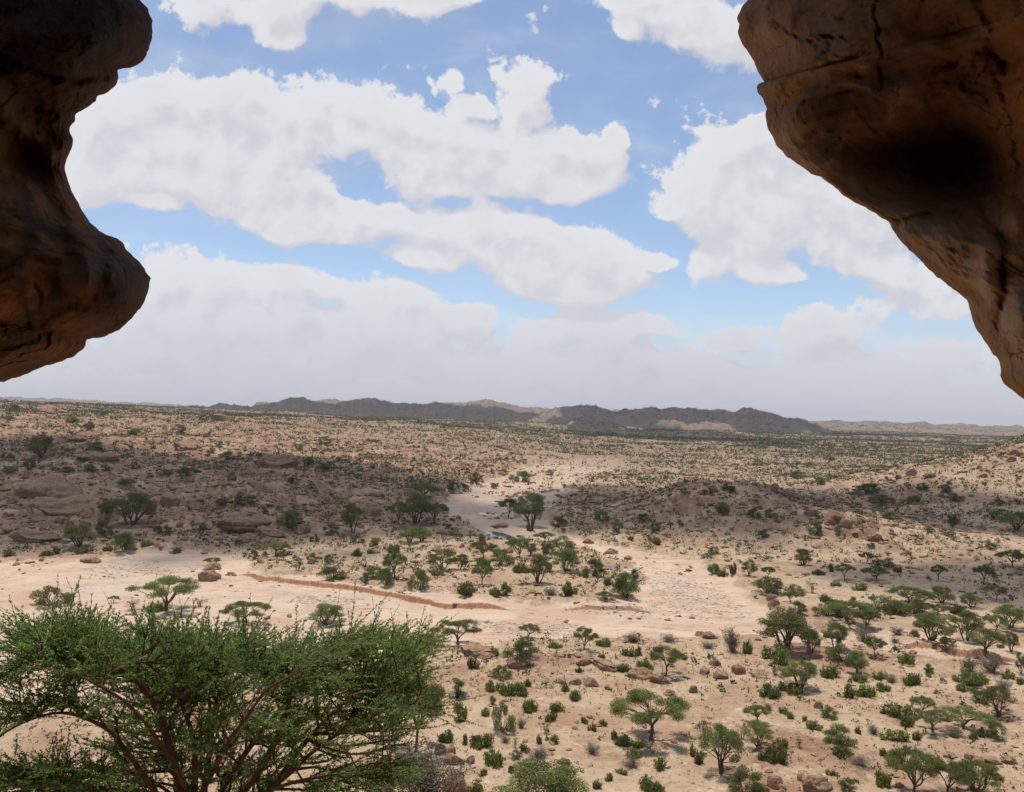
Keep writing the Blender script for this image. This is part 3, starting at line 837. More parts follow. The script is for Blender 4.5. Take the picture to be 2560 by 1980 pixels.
# ------------------------------------------------------------------ plants
def leaf_mat(name, dark, light, trans=0.35):
    m, t, out = new_mat(name)
    tint = t.attr('tint')
    oi = t.node('ShaderNodeObjectInfo')
    c = t.mix(tint, dark, light)
    hs = t.node('ShaderNodeHueSaturation')
    t.put(hs.inputs['Hue'], t.ramp(oi.outputs['Random'], 0, 1, 0.475, 0.512, False))
    t.put(hs.inputs['Value'], t.ramp(oi.outputs['Random'], 0, 1, 0.75, 1.25, False))
    hs.inputs['Saturation'].default_value = 1.0
    t.l.new(c, hs.inputs['Color'])
    d = t.node('ShaderNodeBsdfPrincipled'); t.l.new(hs.outputs[0], d.inputs['Base Color']); d.inputs['Roughness'].default_value = 0.7
    d.inputs['Specular IOR Level'].default_value = 0.25
    tl = t.node('ShaderNodeBsdfTranslucent'); t.l.new(hs.outputs[0], tl.inputs[0])
    mx = t.node('ShaderNodeMixShader'); mx.inputs[0].default_value = trans
    t.l.new(d.outputs[0], mx.inputs[1]); t.l.new(tl.outputs[0], mx.inputs[2]); t.l.new(mx.outputs[0], out.inputs[0])
    return m


def bark_mat(name, a, b_):
    m, t, out = new_mat(name)
    pos = t.node('ShaderNodeTexCoord').outputs['Object']
    c = t.mix(t.ramp(t.noise(pos, 6, 5, 0.65), 0.35, 0.65), a, b_)
    b = t.node('ShaderNodeBsdfPrincipled'); t.l.new(c, b.inputs['Base Color']); b.inputs['Roughness'].default_value = 0.9
    b.inputs['Specular IOR Level'].default_value = 0.15
    t.l.new(b.outputs[0], out.inputs[0])
    return m


M_ACACIA = leaf_mat('acacia_leaves', (0.080, 0.108, 0.028), (0.255, 0.275, 0.082))
M_BUSH = leaf_mat('bush_leaves', (0.062, 0.088, 0.024), (0.215, 0.240, 0.066))
M_FLESHY = leaf_mat('fleshy_leaves', (0.052, 0.076, 0.019), (0.255, 0.275, 0.065), 0.3)
M_SCRUB = leaf_mat('scrub_leaves', (0.036, 0.056, 0.020), (0.120, 0.140, 0.046))
M_BRIGHT = leaf_mat('fresh_leaves', (0.075, 0.115, 0.028), (0.165, 0.205, 0.055))
M_GREY = leaf_mat('dry_leaves', (0.130, 0.105, 0.068), (0.20, 0.175, 0.115), 0.2)
M_NEAR = leaf_mat('near_acacia_leaves', (0.088, 0.185, 0.045), (0.265, 0.440, 0.120), 0.5)
M_BARK = bark_mat('bark', (0.085, 0.058, 0.038), (0.150, 0.110, 0.078))
M_BARKN = bark_mat('near_bark', (0.070, 0.040, 0.024), (0.135, 0.082, 0.050))
M_TWIG = bark_mat('dry_twigs', (0.16, 0.125, 0.095), (0.26, 0.215, 0.17))


class Geo:
    def __init__(s):
        s.V = []; s.F = []; s.T = []; s.n = 0

    def add(s, V, F, tint=None):
        s.V.append(V); s.F.append(F + s.n); s.n += len(V)
        s.T.append(np.zeros(len(F)) if tint is None else tint)

    def tube(s, pts, rad, sides=5):
        pts = np.asarray(pts, float); n = len(pts)
        tg = np.gradient(pts, axis=0); tg /= np.linalg.norm(tg, axis=1)[:, None] + 1e-9
        ref = np.where(np.abs(tg[:, 2:3]) > 0.9, np.array([[1.0, 0, 0]]), np.array([[0, 0, 1.0]]))
        a = np.cross(tg, ref); a /= np.linalg.norm(a, axis=1)[:, None] + 1e-9
        b = np.cross(tg, a)
        ang = np.linspace(0, 2 * math.pi, sides, endpoint=False)
        ring = a[:, None, :] * np.cos(ang)[None, :, None] + b[:, None, :] * np.sin(ang)[None, :, None]
        V = (pts[:, None, :] + ring * np.asarray(rad)[:, None, None]).reshape(-1, 3)
        i = np.arange(n - 1)[:, None] * sides; j = np.arange(sides)[None, :]; j2 = (j + 1) % sides
        F = np.stack([i + j, i + j2, i + sides + j2, i + sides + j], -1).reshape(-1, 4)
        s.add(V, F)

    def leaves(s, C, size, rng, aspect=0.55, axis=None, spread=1.0, tint=None):
        """one small quad per centre; axis gives the direction the long side leans to"""
        n = len(C)
        if n == 0: return
        d = rng.normal(size=(n, 3))
        if axis is not None: d = d * spread + axis
        d /= np.linalg.norm(d, axis=1)[:, None] + 1e-9
        k = rng.normal(size=(n, 3)); k -= (k * d).sum(1)[:, None] * d; k /= np.linalg.norm(k, axis=1)[:, None] + 1e-9
        sz = size * rng.uniform(0.6, 1.35, n)
        a = d * (sz * 0.5)[:, None]; b = k * (sz * 0.5 * aspect)[:, None]
        V = np.stack([C - a - b * .6, C - a * .2 + b - a * .2, C + a + b * .3, C + a * .2 - b], 1).reshape(-1, 3)
        F = np.arange(4 * n).reshape(n, 4)
        s.add(V, F, tint if tint is not None else rng.uniform(0, 1, n))

    def mesh(s, name, mat, smooth=False):
        return mesh_np(name, np.vstack(s.V), np.vstack(s.F), smooth, fattrs=dict(tint=np.concatenate(s.T)), mats=[mat])


def bent(p0, p1, rng, n=6, wob=0.08, sag=0.0):
    t = np.linspace(0, 1, n)[:, None]
    L = np.linalg.norm(np.asarray(p1) - p0)
    mid = rng.normal(size=3) * wob * L
    P = np.asarray(p0) * (1 - t) + np.asarray(p1) * t + np.sin(t * math.pi) * mid + np.array([0, 0, 1.0]) * np.sin(t * math.pi) * sag * L
    P[1:-1] += rng.normal(size=(n - 2, 3)) * wob * L * 0.12
    return P


def blob_pts(rng, c, r, n, shell=0.45):
    d = rng.normal(size=(n, 3)); d /= np.linalg.norm(d, axis=1)[:, None]
    rr = (shell + (1 - shell) * rng.uniform(0, 1, n) ** 0.6)
    return np.asarray(c) + d * rr[:, None] * np.asarray(r)


def make_umbrella(seed, dense=2.2, lean=0.0, leaf=0.125):
    """flat-topped acacia, about 5 m tall and 7 m wide"""
    rng = np.random.default_rng(seed); W = Geo(); Lf = Geo()
    fork = np.array([rng.normal() * .15 + lean * .8, rng.normal() * .15, rng.uniform(.8, 1.5)])
    W.tube(bent((0, 0, -.3), fork, rng, 6, .06), np.linspace(.20, .14, 6), 7)
    nl = rng.integers(4, 7); tips = []
    for i in range(nl):
        a = 2 * math.pi * (i + rng.uniform(-.3, .3)) / nl
        R = rng.uniform(1.1, 2.0); e = np.array([math.cos(a) * R + lean * 1.6, math.sin(a) * R, rng.uniform(2.7, 3.4)])
        P = bent(fork, e, rng, 7, .07, .05); W.tube(P, np.linspace(.12, .06, 7), 5)
        for k in range(rng.integers(4, 7)):
            b = a + rng.uniform(-.8, .8); R2 = rng.uniform(.3, 1.75)
            q = e + np.array([math.cos(b) * R2, math.sin(b) * R2, rng.uniform(.2, 1.1) - .35 * R2])
            st = P[rng.integers(3, 7)]
            W.tube(bent(st, q, rng, 5, .08, .06), np.linspace(.05, .016, 5), 4); tips.append(q)
            for _ in range(2):
                q2 = q + np.array([rng.normal() * .5, rng.normal() * .5, rng.uniform(-.05, .25)])
                W.tube(bent(q, q2, rng, 3, .05), np.linspace(.016, .006, 3), 3)
    for k in range(rng.integers(20, 28)):
        aa = rng.uniform(0, 6.283); ra = 3.0 * math.sqrt(rng.uniform(0, 1))
        q = np.array([math.cos(aa) * ra + lean * 1.6, math.sin(aa) * ra, 4.45 - .12 * ra * ra + rng.normal() * .15]); tips.append(q)
        W.tube(bent(fork + [0, 0, .8 + .3 * rng.uniform()] if ra < 1 else q * .55 + np.array(fork) * .45 + [0, 0, .2], q, rng, 4, .06, .03), np.linspace(.03, .01, 4), 3)
    for q in tips:
        rc = np.hypot(q[0] - lean * 1.6, q[1])
        q = q.copy(); q[2] = min(q[2], 4.6 - 0.12 * rc * rc)
        r = np.array([rng.uniform(.45, .95), rng.uniform(.45, .95), rng.uniform(.26, .58)])
        n = int(230 * dense * r[0] * r[1] / .6)
        C = blob_pts(rng, q, r, n, .05)
        up = np.clip((C[:, 2] - q[2]) / r[2] * .5 + .5, 0, 1)
        ax = np.column_stack([C[:, 0] - q[0], C[:, 1] - q[1], np.full(n, .25)])
        Lf.leaves(C, leaf, rng, .5, ax * .8, .8, np.clip(rng.uniform(0, 1, n) * .7 + rng.uniform(-.1, .4), 0, 1))
    return W, Lf, 7.2, 4.9


def make_round(seed, dense=1.8, leaf=0.13, skirt=1.0):
    """many-stemmed acacia with a rounded crown, about 5 m tall and 6 m wide"""
    rng = np.random.default_rng(seed); W = Geo(); Lf = Geo()
    ns = rng.integers(4, 7)
    stems = []
    for i in range(ns):
        a = 2 * math.pi * (i + rng.uniform(-.3, .3)) / ns
        e = np.array([math.cos(a) * rng.uniform(.5, 1.3), math.sin(a) * rng.uniform(.5, 1.3), rng.uniform(1.7, 2.9)])
        P = bent((rng.normal() * .12, rng.normal() * .12, -.3), e, rng, 7, .08, .03); W.tube(P, np.linspace(.15, .07, 7), 6); stems.append(P)
    nt = rng.integers(26, 38)
    for k in range(nt):
        a = rng.uniform(0, 2 * math.pi); z = rng.uniform(0.12 * skirt + .0, 1) ** .8
        zz = .85 + 3.65 * z; rr = 2.55 * math.sqrt(max(0.03, 1 - (z * .98) ** 2.2)) * rng.uniform(.72, 1.08) * (0.78 + .22 * min(1, z * 3))
        q = np.array([math.cos(a) * rr, math.sin(a) * rr, zz + rng.normal() * .12])
        P = stems[int(rng.integers(ns))]
        dd = [np.linalg.norm(S_[-1] - q) for S_ in stems]; P = stems[int(np.argmin(dd))]
        W.tube(bent(P[rng.integers(3, 7)], q, rng, 5, .08, .05), np.linspace(.05, .013, 5), 4)
        r = np.array([rng.uniform(.5, .95), rng.uniform(.5, .95), rng.uniform(.28, .55)])
        n = int(190 * dense * r[0] * r[1] / .5)
        C = blob_pts(rng, q, r, n, .25)
        ax = C - np.array([0, 0, 1.5]); ax /= np.linalg.norm(ax, axis=1)[:, None]
        Lf.leaves(C, leaf, rng, .5, ax, .8, np.clip(rng.uniform(0, 1, n) * .75 + rng.uniform(-.15, .4), 0, 1))
    for q in stems:
        C = blob_pts(rng, q[-1] + [0, 0, .7], (1.1, 1.1, .8), int(170 * dense), .1)
        Lf.leaves(C, leaf, rng, .5)
    return W, Lf, 6.0, 4.9


def make_bush(seed, dense=1.5, leaf=0.11):
    """dense bush to the ground, about 2.4 m tall and 3.2 m wide"""
    rng = np.random.default_rng(seed); W = Geo(); Lf = Geo()
    for k in range(rng.integers(16, 26)):
        a = rng.uniform(0, 2 * math.pi); z = rng.uniform(0.02, 1); rr = 1.4 * math.sqrt(max(.05, 1 - z ** 2)) * rng.uniform(.45, 1.08)
        q = np.array([math.cos(a) * rr, math.sin(a) * rr, .25 + 1.9 * z * rng.uniform(.8, 1.1)])
        W.tube(bent((rng.normal() * .1, rng.normal() * .1, -.2), q, rng, 5, .1, .05), np.linspace(.04, .01, 5), 3)
        r = np.array([rng.uniform(.3, .62), rng.uniform(.3, .62), rng.uniform(.24, .5)])
        n = int(170 * dense * r[0] * r[1] / .2)
        C = blob_pts(rng, q, r, n, .25); C[:, 2] = np.maximum(C[:, 2], .02)
        ax = C - np.array([0, 0, .3]); ax /= np.linalg.norm(ax, axis=1)[:, None]
        Lf.leaves(C, leaf, rng, .5, ax + [0, 0, .4], .7, np.clip(rng.uniform(0, 1, n) * .75 + rng.uniform(-.15, .4), 0, 1))
    return W, Lf, 3.2, 2.4


def make_fleshy(seed, leaf=0.15):
    """low clump of upright fleshy stems, about 1.2 m tall and 1.9 m wide"""
    rng = np.random.default_rng(seed); W = Geo(); Lf = Geo()
    for k in range(rng.integers(14, 30)):
        a = rng.uniform(0, 2 * math.pi); R = rng.uniform(0, 1) ** .6 * .95; h = rng.uniform(.55, 1.1) * math.sqrt(max(.12, 1 - (R * .95) ** 2))
        b = np.array([math.cos(a) * R * .6, math.sin(a) * R * .6, -.1]); q = np.array([math.cos(a) * R, math.sin(a) * R, h])
        P = bent(b, q, rng, 4, .08); W.tube(P, np.linspace(.035, .015, 4), 3)
        n = 60
        tt = rng.uniform(.1, 1.0, n)
        C = b * (1 - tt)[:, None] + q * tt[:, None] + rng.normal(size=(n, 3)) * [.12, .12, .07]
        C[:, 2] = np.maximum(C[:, 2], .02)
        Lf.leaves(C, leaf, rng, .6, np.array([0, 0, 1.4]), .7, np.clip(tt * .5 + rng.uniform(-.2, .5, n) + rng.uniform(-.1, .2), 0, 1))  # tint rises toward the stem tips, painting in sunlit tops
    return W, Lf, 1.9, 1.1


def make_dry(seed, leafy=0.25):
    """grey bush of bare twigs, about 2 m tall and 2.6 m wide"""
    rng = np.random.default_rng(seed); W = Geo(); Lf = Geo()
    for k in range(46):
        a = rng.uniform(0, 2 * math.pi); R = rng.uniform(.2, 1.2); q = np.array([math.cos(a) * R, math.sin(a) * R, rng.uniform(.7, 1.9) * (1 - .2 * R)])
        P = bent((rng.normal() * .12, rng.normal() * .12, -.15), q, rng, 5, .1, .08); W.tube(P, np.linspace(.028, .008, 5), 3)
        for j in range(6):
            s_ = P[rng.integers(2, 5)]; e = s_ + rng.normal(size=3) * [.3, .3, .2] + [0, 0, .18]
            W.tube(bent(s_, e, rng, 3, .08), np.linspace(.010, .004, 3), 3)
            n = int(14 * leafy * 4)
            tt = rng.uniform(.3, 1.05, n)[:, None]
            Lf.leaves(s_ * (1 - tt) + e * tt + rng.normal(size=(n, 3)) * .05, .065, rng, .5)
    return W, Lf, 2.6, 2.0


def make_thin(seed, leaf=0.10):
    """thin open young tree, about 3 m tall and 2.8 m wide"""
    rng = np.random.default_rng(seed); W = Geo(); Lf = Geo()
    for k in range(rng.integers(3, 6)):
        a = rng.uniform(0, 2 * math.pi); q = np.array([math.cos(a) * rng.uniform(.3, .9), math.sin(a) * rng.uniform(.3, .9), rng.uniform(1.5, 2.3)])
        P = bent((rng.normal() * .06, rng.normal() * .06, -.2), q, rng, 6, .09, .04); W.tube(P, np.linspace(.065, .03, 6), 5)
        for j in range(6):
            s_ = P[rng.integers(2, 6)]; e = s_ + rng.normal(size=3) * [.55, .55, .2] + [0, 0, .42]
            W.tube(bent(s_, e, rng, 4, .08), np.linspace(.022, .008, 4), 3)
            r = np.array([.38, .38, .2]) * rng.uniform(.7, 1.2)
            C = blob_pts(rng, e, r, 60, .1)
            Lf.leaves(C, leaf, rng, .5, np.array([0, 0, .4]), .9)
    return W, Lf, 2.8, 2.9


def make_column(seed, leaf=0.10):
    rng = np.random.default_rng(seed); W = Geo(); Lf = Geo()
    for k in range(24):
        z = rng.uniform(0.05, 1); a = rng.uniform(0, 2 * math.pi); R = (.62 * (1 - .75 * z ** 2.5)) * rng.uniform(.4, 1.1)
        q = np.array([math.cos(a) * R, math.sin(a) * R, .2 + z * 2.3])
        W.tube(bent((rng.normal() * .05, rng.normal() * .05, -.2), q, rng, 5, .05), np.linspace(.04, .01, 5), 3)
        C = blob_pts(rng, q, (.3, .3, .42), 130, .2); C[:, 2] = np.maximum(C[:, 2], .02)
        Lf.leaves(C, leaf, rng, .5, np.array([0, 0, .8]), .8, np.clip(rng.uniform(0, 1, 130) * .7 + rng.uniform(-.1, .4), 0, 1))
    return W, Lf, 1.7, 2.7


KINDS = {  # code: (maker, seeds, leaf material, wood material, name, category, part names)
    'U': (make_umbrella, range(5), M_ACACIA, M_BARK, 'acacia_tree', 'tree', ('trunk', 'crown')),
    'R': (make_round, range(10, 15), M_ACACIA, M_BARK, 'acacia_tree', 'tree', ('trunk', 'crown')),
    'B': (make_bush, range(20, 26), M_BUSH, M_BARK, 'bush', 'bush', ('stems', 'foliage')),
    'G': (make_bush, range(27, 30), M_BRIGHT, M_BARK, 'bush', 'bush', ('stems', 'foliage')),
    'S': (make_fleshy, range(30, 38), M_FLESHY, M_BARK, 'shrub', 'shrub', ('stems', 'foliage')),
    'D': (make_dry, range(40, 43), M_GREY, M_TWIG, 'dry_bush', 'bush', ('twigs', 'leaves')),
    'T': (make_thin, range(50, 53), M_ACACIA, M_BARK, 'young_tree', 'tree', ('trunk', 'crown')),
    'C': (make_column, range(60, 62), M_BUSH, M_BARK, 'bush', 'bush', ('stems', 'foliage')),
}
PROTO = {}
for code, (mk, seeds, lm, wm, nm, cat, parts) in KINDS.items():
    PROTO[code] = []
    for sd in seeds:
        Wd, Lf, w0, h0 = mk(sd)
        LV = np.vstack(Lf.V)
        w0 = (np.percentile(LV[:, 0], 98) - np.percentile(LV[:, 0], 2) + np.percentile(LV[:, 1], 98) - np.percentile(LV[:, 1], 2)) / 2; h0 = np.percentile(LV[:, 2], 99)
        PROTO[code].append((Wd.mesh(parts[0], wm, True), Lf.mesh(parts[1], lm), w0, h0))

# where the plants stand: (enlarged view, x, y of the foot, width, height) measured on the photograph
VIEW = {1: (0.0, 767.8), 2: (725.2, 767.8), 3: (1450.3, 767.8), 4: (0.0, 1177.3), 5: (725.2, 1177.3), 6: (1450.3, 1177.3)}
PL = """
5U 1965 1195 440 265;5U 480 1262 330 390;5D 560 1575 430 280;5R 1300 1660 540 250;5U 1550 622 140 125;5U 1200 545 120 80;5B 1165 688 230 150;5B 1027 800 130 85;5C 745 925 110 125;5B 500 835 90 60;5S 845 738 70 80
5B 1030 1138 155 190;5S 970 655 60 55;5S 1065 905 100 75;5S 1140 905 95 78;5S 965 878 95 65;5S 1495 938 75 60;5S 1372 1012 90 65;5S 1205 1012 95 75;5S 775 1012 110 60;5S 925 1037 60 50
5C 970 965 40 60;5S 770 1075 75 65;5S 1330 1067 90 60;5D 1150 1117 55 60;5T 1310 1152 70 85;5S 1550 1087 45 45;5S 1670 1102 50 45;5S 1597 1137 50 52;5S 675 1197 95 62;5S 795 1217 50 62
5S 905 1228 150 70;5D 1050 1207 65 40;5T 1110 1243 55 75;5S 1265 1217 35 62;5S 1340 1207 90 45;5S 1170 1267 62 52;5B 1115 1307 85 48;5D 1270 1302 130 50;5S 975 1350 125 90;5D 1600 1277 95 58
5S 1865 1297 85 45;5S 2030 1378 85 80;5D 1850 1362 115 55;5S 1425 1347 75 40;5S 1100 1397 60 45;5S 1230 1387 60 52;5S 1790 1407 75 34;5S 1710 1452 48 50;5S 910 1417 60 42;5S 860 1522 105 65
5S 1630 1500 55 62;5S 1940 1505 85 85;5S 2010 1522 85 65;5S 1800 1217 115 50;5S 1900 1240 95 50;5S 1740 1193 42 62;5U 2070 785 210 165;5S 1800 757 95 52;5S 1660 672 42 28;5S 1365 607 82 34
5S 1515 763 42 42;5D 1860 567 115 48;5D 2090 567 105 40;5S 1850 653 110 50;5C 1895 655 40 62;5S 1675 592 95 44;5S 1930 743 95 55;5S 1430 882 50 46;5T 1310 863 45 62;5S 1190 853 42 52;5U 745 585 260 140
2R 1258 1418 150 170;2U 905 1428 120 118;2R 440 1163 115 105;2R 522 1152 110 82;2G 690 1082 52 40;2U 598 1037 170 122;2U 532 893 175 105;2R 480 1035 165 180;2U 370 1045 135 135;2R 80 1095 130 170
2R 1212 1060 185 205;2U 1075 1005 130 115;2S 1203 1083 46 44;2U 345 1392 135 155;2G 288 1427 112 98;2G 500 1463 112 118;2B 215 1378 150 75;2B 155 1412 62 64;2R 650 1335 165 125;2B 625 1362 110 70;2R 762 1332 85 95
2T 480 1363 105 105;2U 905 1270 155 112;2S 905 1305 95 52;2R 1015 1302 105 95;2B 1080 1298 62 62;2U 1140 1258 135 118;2R 1210 1243 72 72;2S 1150 1348 85 72;2U 1300 1152 105 55;2B 1315 1232 90 80;2R 1410 1232 135 105;2R 1440 1340 150 130
2B 1612 1372 135 115;2S 1540 1378 72 48;2S 1700 1428 62 58;2C 1868 1402 54 84;2G 1815 1502 150 135;2G 1700 1522 112 48;2C 1438 1498 62 104;2S 1475 1484 92 52;2D 1340 1492 85 42;2C 1052 1492 64 84;2S 988 1492 95 44;2S 805 1484 122 78
2B 900 1152 42 48;2B 110 1158 92 48;2S 220 1184 62 62;2S 340 1224 72 62;2S 110 1244 52 52;2S 190 1228 42 34;2S 1845 1142 42 28;2S 2010 1168 85 44;2B 1390 1063 112 74;2B 1660 1023 105 74;2B 2000 1088 62 84;2B 1760 1093 62 92;2B 1930 1023 85 54
2B 860 778 92 72;2G 1150 773 115 64;2B 1042 733 62 44;2B 1330 733 52 42;2B 710 823 74 64;2B 790 833 62 54;2C 1600 773 28 38;2B 985 815 50 34
6R 675 615 290 225;6R 832 645 100 145;6S 595 693 185 105;6D 335 633 105 145;6S 425 640 70 80;6R 983 618 142 152;6U 1235 662 115 112;6B 1035 693 215 112;6R 1120 773 122 105;6R 760 865 210 160;6T 610 783 92 78;6S 960 788 112 74;6S 570 913 125 74
6S 700 883 165 64;6S 1180 913 122 68;6S 1072 923 62 78;6S 1440 703 95 74;6B 1580 768 62 62;6S 1580 793 42 28;6S 1475 833 105 64;6S 1265 803 85 52;6D 1340 823 74 44;6S 1135 818 92 44;6S 1285 878 85 48;6D 1835 753 105 92;6D 1975 763 135 112
6S 1830 833 155 84;6S 1910 823 92 62;6S 1795 883 74 52;6R 1890 943 115 74;6R 2015 1043 165 165;6R 2165 773 64 122;6S 2085 803 74 62;6S 2150 833 64 44;6D 2055 893 92 84;6U 1540 1033 135 105;6S 1390 1043 205 88;6U 1600 1138 205 125;6U 1800 1123 255 115
6S 1920 1168 64 62;6B 2010 1183 122 112;6S 1440 1098 92 64;6S 1500 1193 54 62;6S 1370 1193 155 64;6S 1455 1273 72 54;6S 1745 1173 62 34;6S 1860 1183 54 44;6B 1010 1228 185 135;6S 1020 1293 115 64;6B 945 1053 105 74;6S 850 1123 94 58;6T 755 1238 54 62
6S 785 1068 44 34;6S 700 1058 44 44;6S 660 1023 74 44;6R 265 1405 235 265;6T 170 1178 135 115;6T 395 1188 95 115;6U 490 1083 135 95;6R 495 1238 155 145;6S 620 1333 135 105;6S 640 1233 85 54;6S 540 1318 84 54;6S 120 1343 54 84;6S 80 1293 44 84
6B 420 1540 210 180;6U 1480 1535 310 235;6U 1700 1535 265 180;6R 1880 1535 235 180;6S 1285 1483 95 94;6B 1070 1530 115 95;6S 2020 1443 64 38;6D 1135 1343 125 44;6S 960 1413 74 34;6S 1290 1293 44 48;6D 1230 1153 74 54;6S 1130 1153 44 48
6B 555 262 205 105;6B 730 273 132 72;6U 705 318 92 64;6B 750 393 115 84;6B 930 403 155 133;6B 1020 393 145 92;6U 1060 455 270 125;6U 1180 485 135 104;6C 1100 353 54 74;6S 1230 403 64 44;6B 1260 363 205 92;6B 1380 393 185 92;6B 1490 393 175 104;6U 1450 323 210 92;6U 1550 330 120 74
6R 1600 563 205 165;6B 1690 615 105 84;6R 1820 563 165 175;6R 1945 645 185 145;6R 2100 633 84 115;6U 2000 503 135 95;6U 1640 403 145 64;6R 1660 323 115 95;6R 1850 353 115 84;6R 2100 483 175 134;6U 2010 303 125 84;6S 1760 393 92 64
6B 210 143 84 74;6R 440 153 84 95;6U 560 163 84 64;6S 270 153 64 44;6S 340 133 44 64;6U 1240 182 145 84;6U 1045 178 104 95;6S 880 143 74 34;6S 990 218 64 34;6S 1145 243 84 48;6R 780 83 94 95;6U 1640 183 84 94;6T 835 258 64 84
6U 1190 73 94 64;6B 1310 93 135 64;6S 1390 128 54 44;6S 960 123 44 54;6D 1380 523 85 44;6D 1170 568 115 74;6D 1365 578 48 38;6S 1490 533 54 42;6U 1930 208 115 115;6U 2120 100 175 105;6D 560 1000 60 40;6D 180 610 90 38
3B 1280 913 135 64;3B 1185 843 135 64;3B 860 1113 92 92;3B 1735 1063 64 94;3R 2145 1083 185 110;3B 530 1123 74 54;3B 210 1233 84 54;3B 1000 1093 50 40;3B 270 970 90 74;3B 470 1000 84 64;3B 575 1000 84 64;3B 300 830 84 54;3B 1340 1010 110 50;3B 1540 820 74 44;3B 1700 845 74 84
3B 960 640 40 30;3B 1480 900 90 44;3B 1740 890 110 50;3B 2020 920 84 40;3B 1240 830 60 50;3B 880 790 90 50;3B 740 750 84 50;3B 500 670 84 40;3B 30 850 64 44;3B 180 850 70 44;3B 1960 1200 84 60;3B 1700 1110 90 44;3B 1580 1090 74 40;3B 2040 1010 120 70
4U 1055 375 380 195;4B 330 335 245 125;4T 845 365 80 70;4U 720 322 64 42;4T 1275 345 84 54;4S 1000 378 105 64;4U 1560 455 260 120;4R 2080 460 200 115
1R 265 615 135 120;1B 610 562 105 48;1R 840 1045 245 190;1B 680 965 105 92;1R 500 1190 160 130;1G 790 1205 145 102;1B 655 1105 105 95;1R 1840 1068 145 105;1B 2105 1105 95 74;1B 1540 915 135 82;1U 1755 1235 155 74;1B 1610 1263 64 62;1B 1800 1243 85 44;1T 1895 1335 85 92
1B 1985 1293 74 72;1B 2085 1283 54 54;1G 2110 1398 135 74;1U 1350 1303 95 44;1C 360 1228 48 54;1S 930 1183 74 44;1B 540 645 105 44;1B 180 695 84 74;1B 40 622 74 44;1B 1000 1105 54 62;1B 1060 1105 54 54;1B 1140 453 92 44;1B 560 443 74 54;1B 860 473 84 38;1B 2060 535 92 54
1B 1390 543 64 34;1B 1440 628 105 54;1B 1520 633 64 34;1B 1470 763 64 54;1B 800 793 105 44;1B 1960 663 64 54;1B 1970 813 70 50;1B 430 712 90 40;1B 580 712 80 50;1B 670 700 50 40;1B 860 690 60 50;1B 1340 590 50 40;1B 1640 610 40 30;1B 90 320 70 40;1B 50 380 80 30;1B 460 395 90 40
1B 1900 570 60 40;1B 640 350 80 30;1B 1300 380 70 40;1B 1200 730 140 50;1B 1050 730 90 40;1B 1860 780 90 40;1B 2060 700 90 50;1B 60 710 90 40;1B 1400 920 90 40;1B 1680 980 50 50;1B 1290 1080 50 54;1S 690 1210 60 40;1S 520 1225 90 40;1S 50 1245 80 44;1S 300 1240 70 34;1B 2000 1150 60 50;1S 1120 1225 80 40
"""
PLANTS = []   # code, foot x, foot y, width, height on the photo grid
for tok in PL.replace('\n', ';').split(';'):
    tok = tok.strip()
    if not tok: continue
    a, b = tok.split(' ', 1); x_, y_, w_, h_ = map(float, b.split()); ox, oy = VIEW[int(a[0])]
    k = 0.3359
    PLANTS.append([a[1], ox + k * x_, oy + k * y_, w_ * k, h_ * k])

rng = np.random.default_rng(5)
arr = np.array([[p[1], p[2]] for p in PLANTS])
PT, okk = ground_hit(arr[:, 0], arr[:, 1])
HERO = []     # things to be labelled


def plant(code, p, wm, hm, px, py, wpx, rot=None, seed=None):
    mk, seeds, lm, wmat, nm, cat, parts = KINDS[code]
    var = PROTO[code][int(rng.integers(len(PROTO[code]))) if seed is None else seed % len(PROTO[code])]
    root = bpy.data.objects.new(nm, None); link(root)
    root.empty_display_size = 0.3
    root.location = p; root.rotation_euler = (rng.normal() * .03, rng.normal() * .03, rng.uniform(0, 6.283) if rot is None else rot)
    root.scale = (wm / var[2], wm / var[2], hm / var[3])
    for me, pn in ((var[0], parts[0]), (var[1], parts[1])):
        obj(pn, me, root)
    root['category'] = cat
    HERO.append(dict(o=root, code=code, px=px, py=py, w=wpx, h=hm, cat=cat, p=p))
    return root


USED = []
for i, (code, px, py, w, h) in enumerate(PLANTS):
    p = PT[i]; z = (p - CAM) @ _f
    s = z / FPX
    sq = .86 if code in 'SBC' else 1.0
    wm = w * s * 1.04 * sq; hm = h * s * 1.06 * sq / math.cos(math.atan2(CAM[2] - p[2], math.hypot(p[0], p[1])))
    plant(code, (p[0], p[1], p[2] - 0.05), wm, hm, px, py, w)
    USED.append((p[0], p[1], wm))

# ------------------------------------------------------------------ the acacia close below the cave
def at_depth(px, py, Y):
    return CAM + pdir(px, py) * np.asarray(Y, float)[..., None]


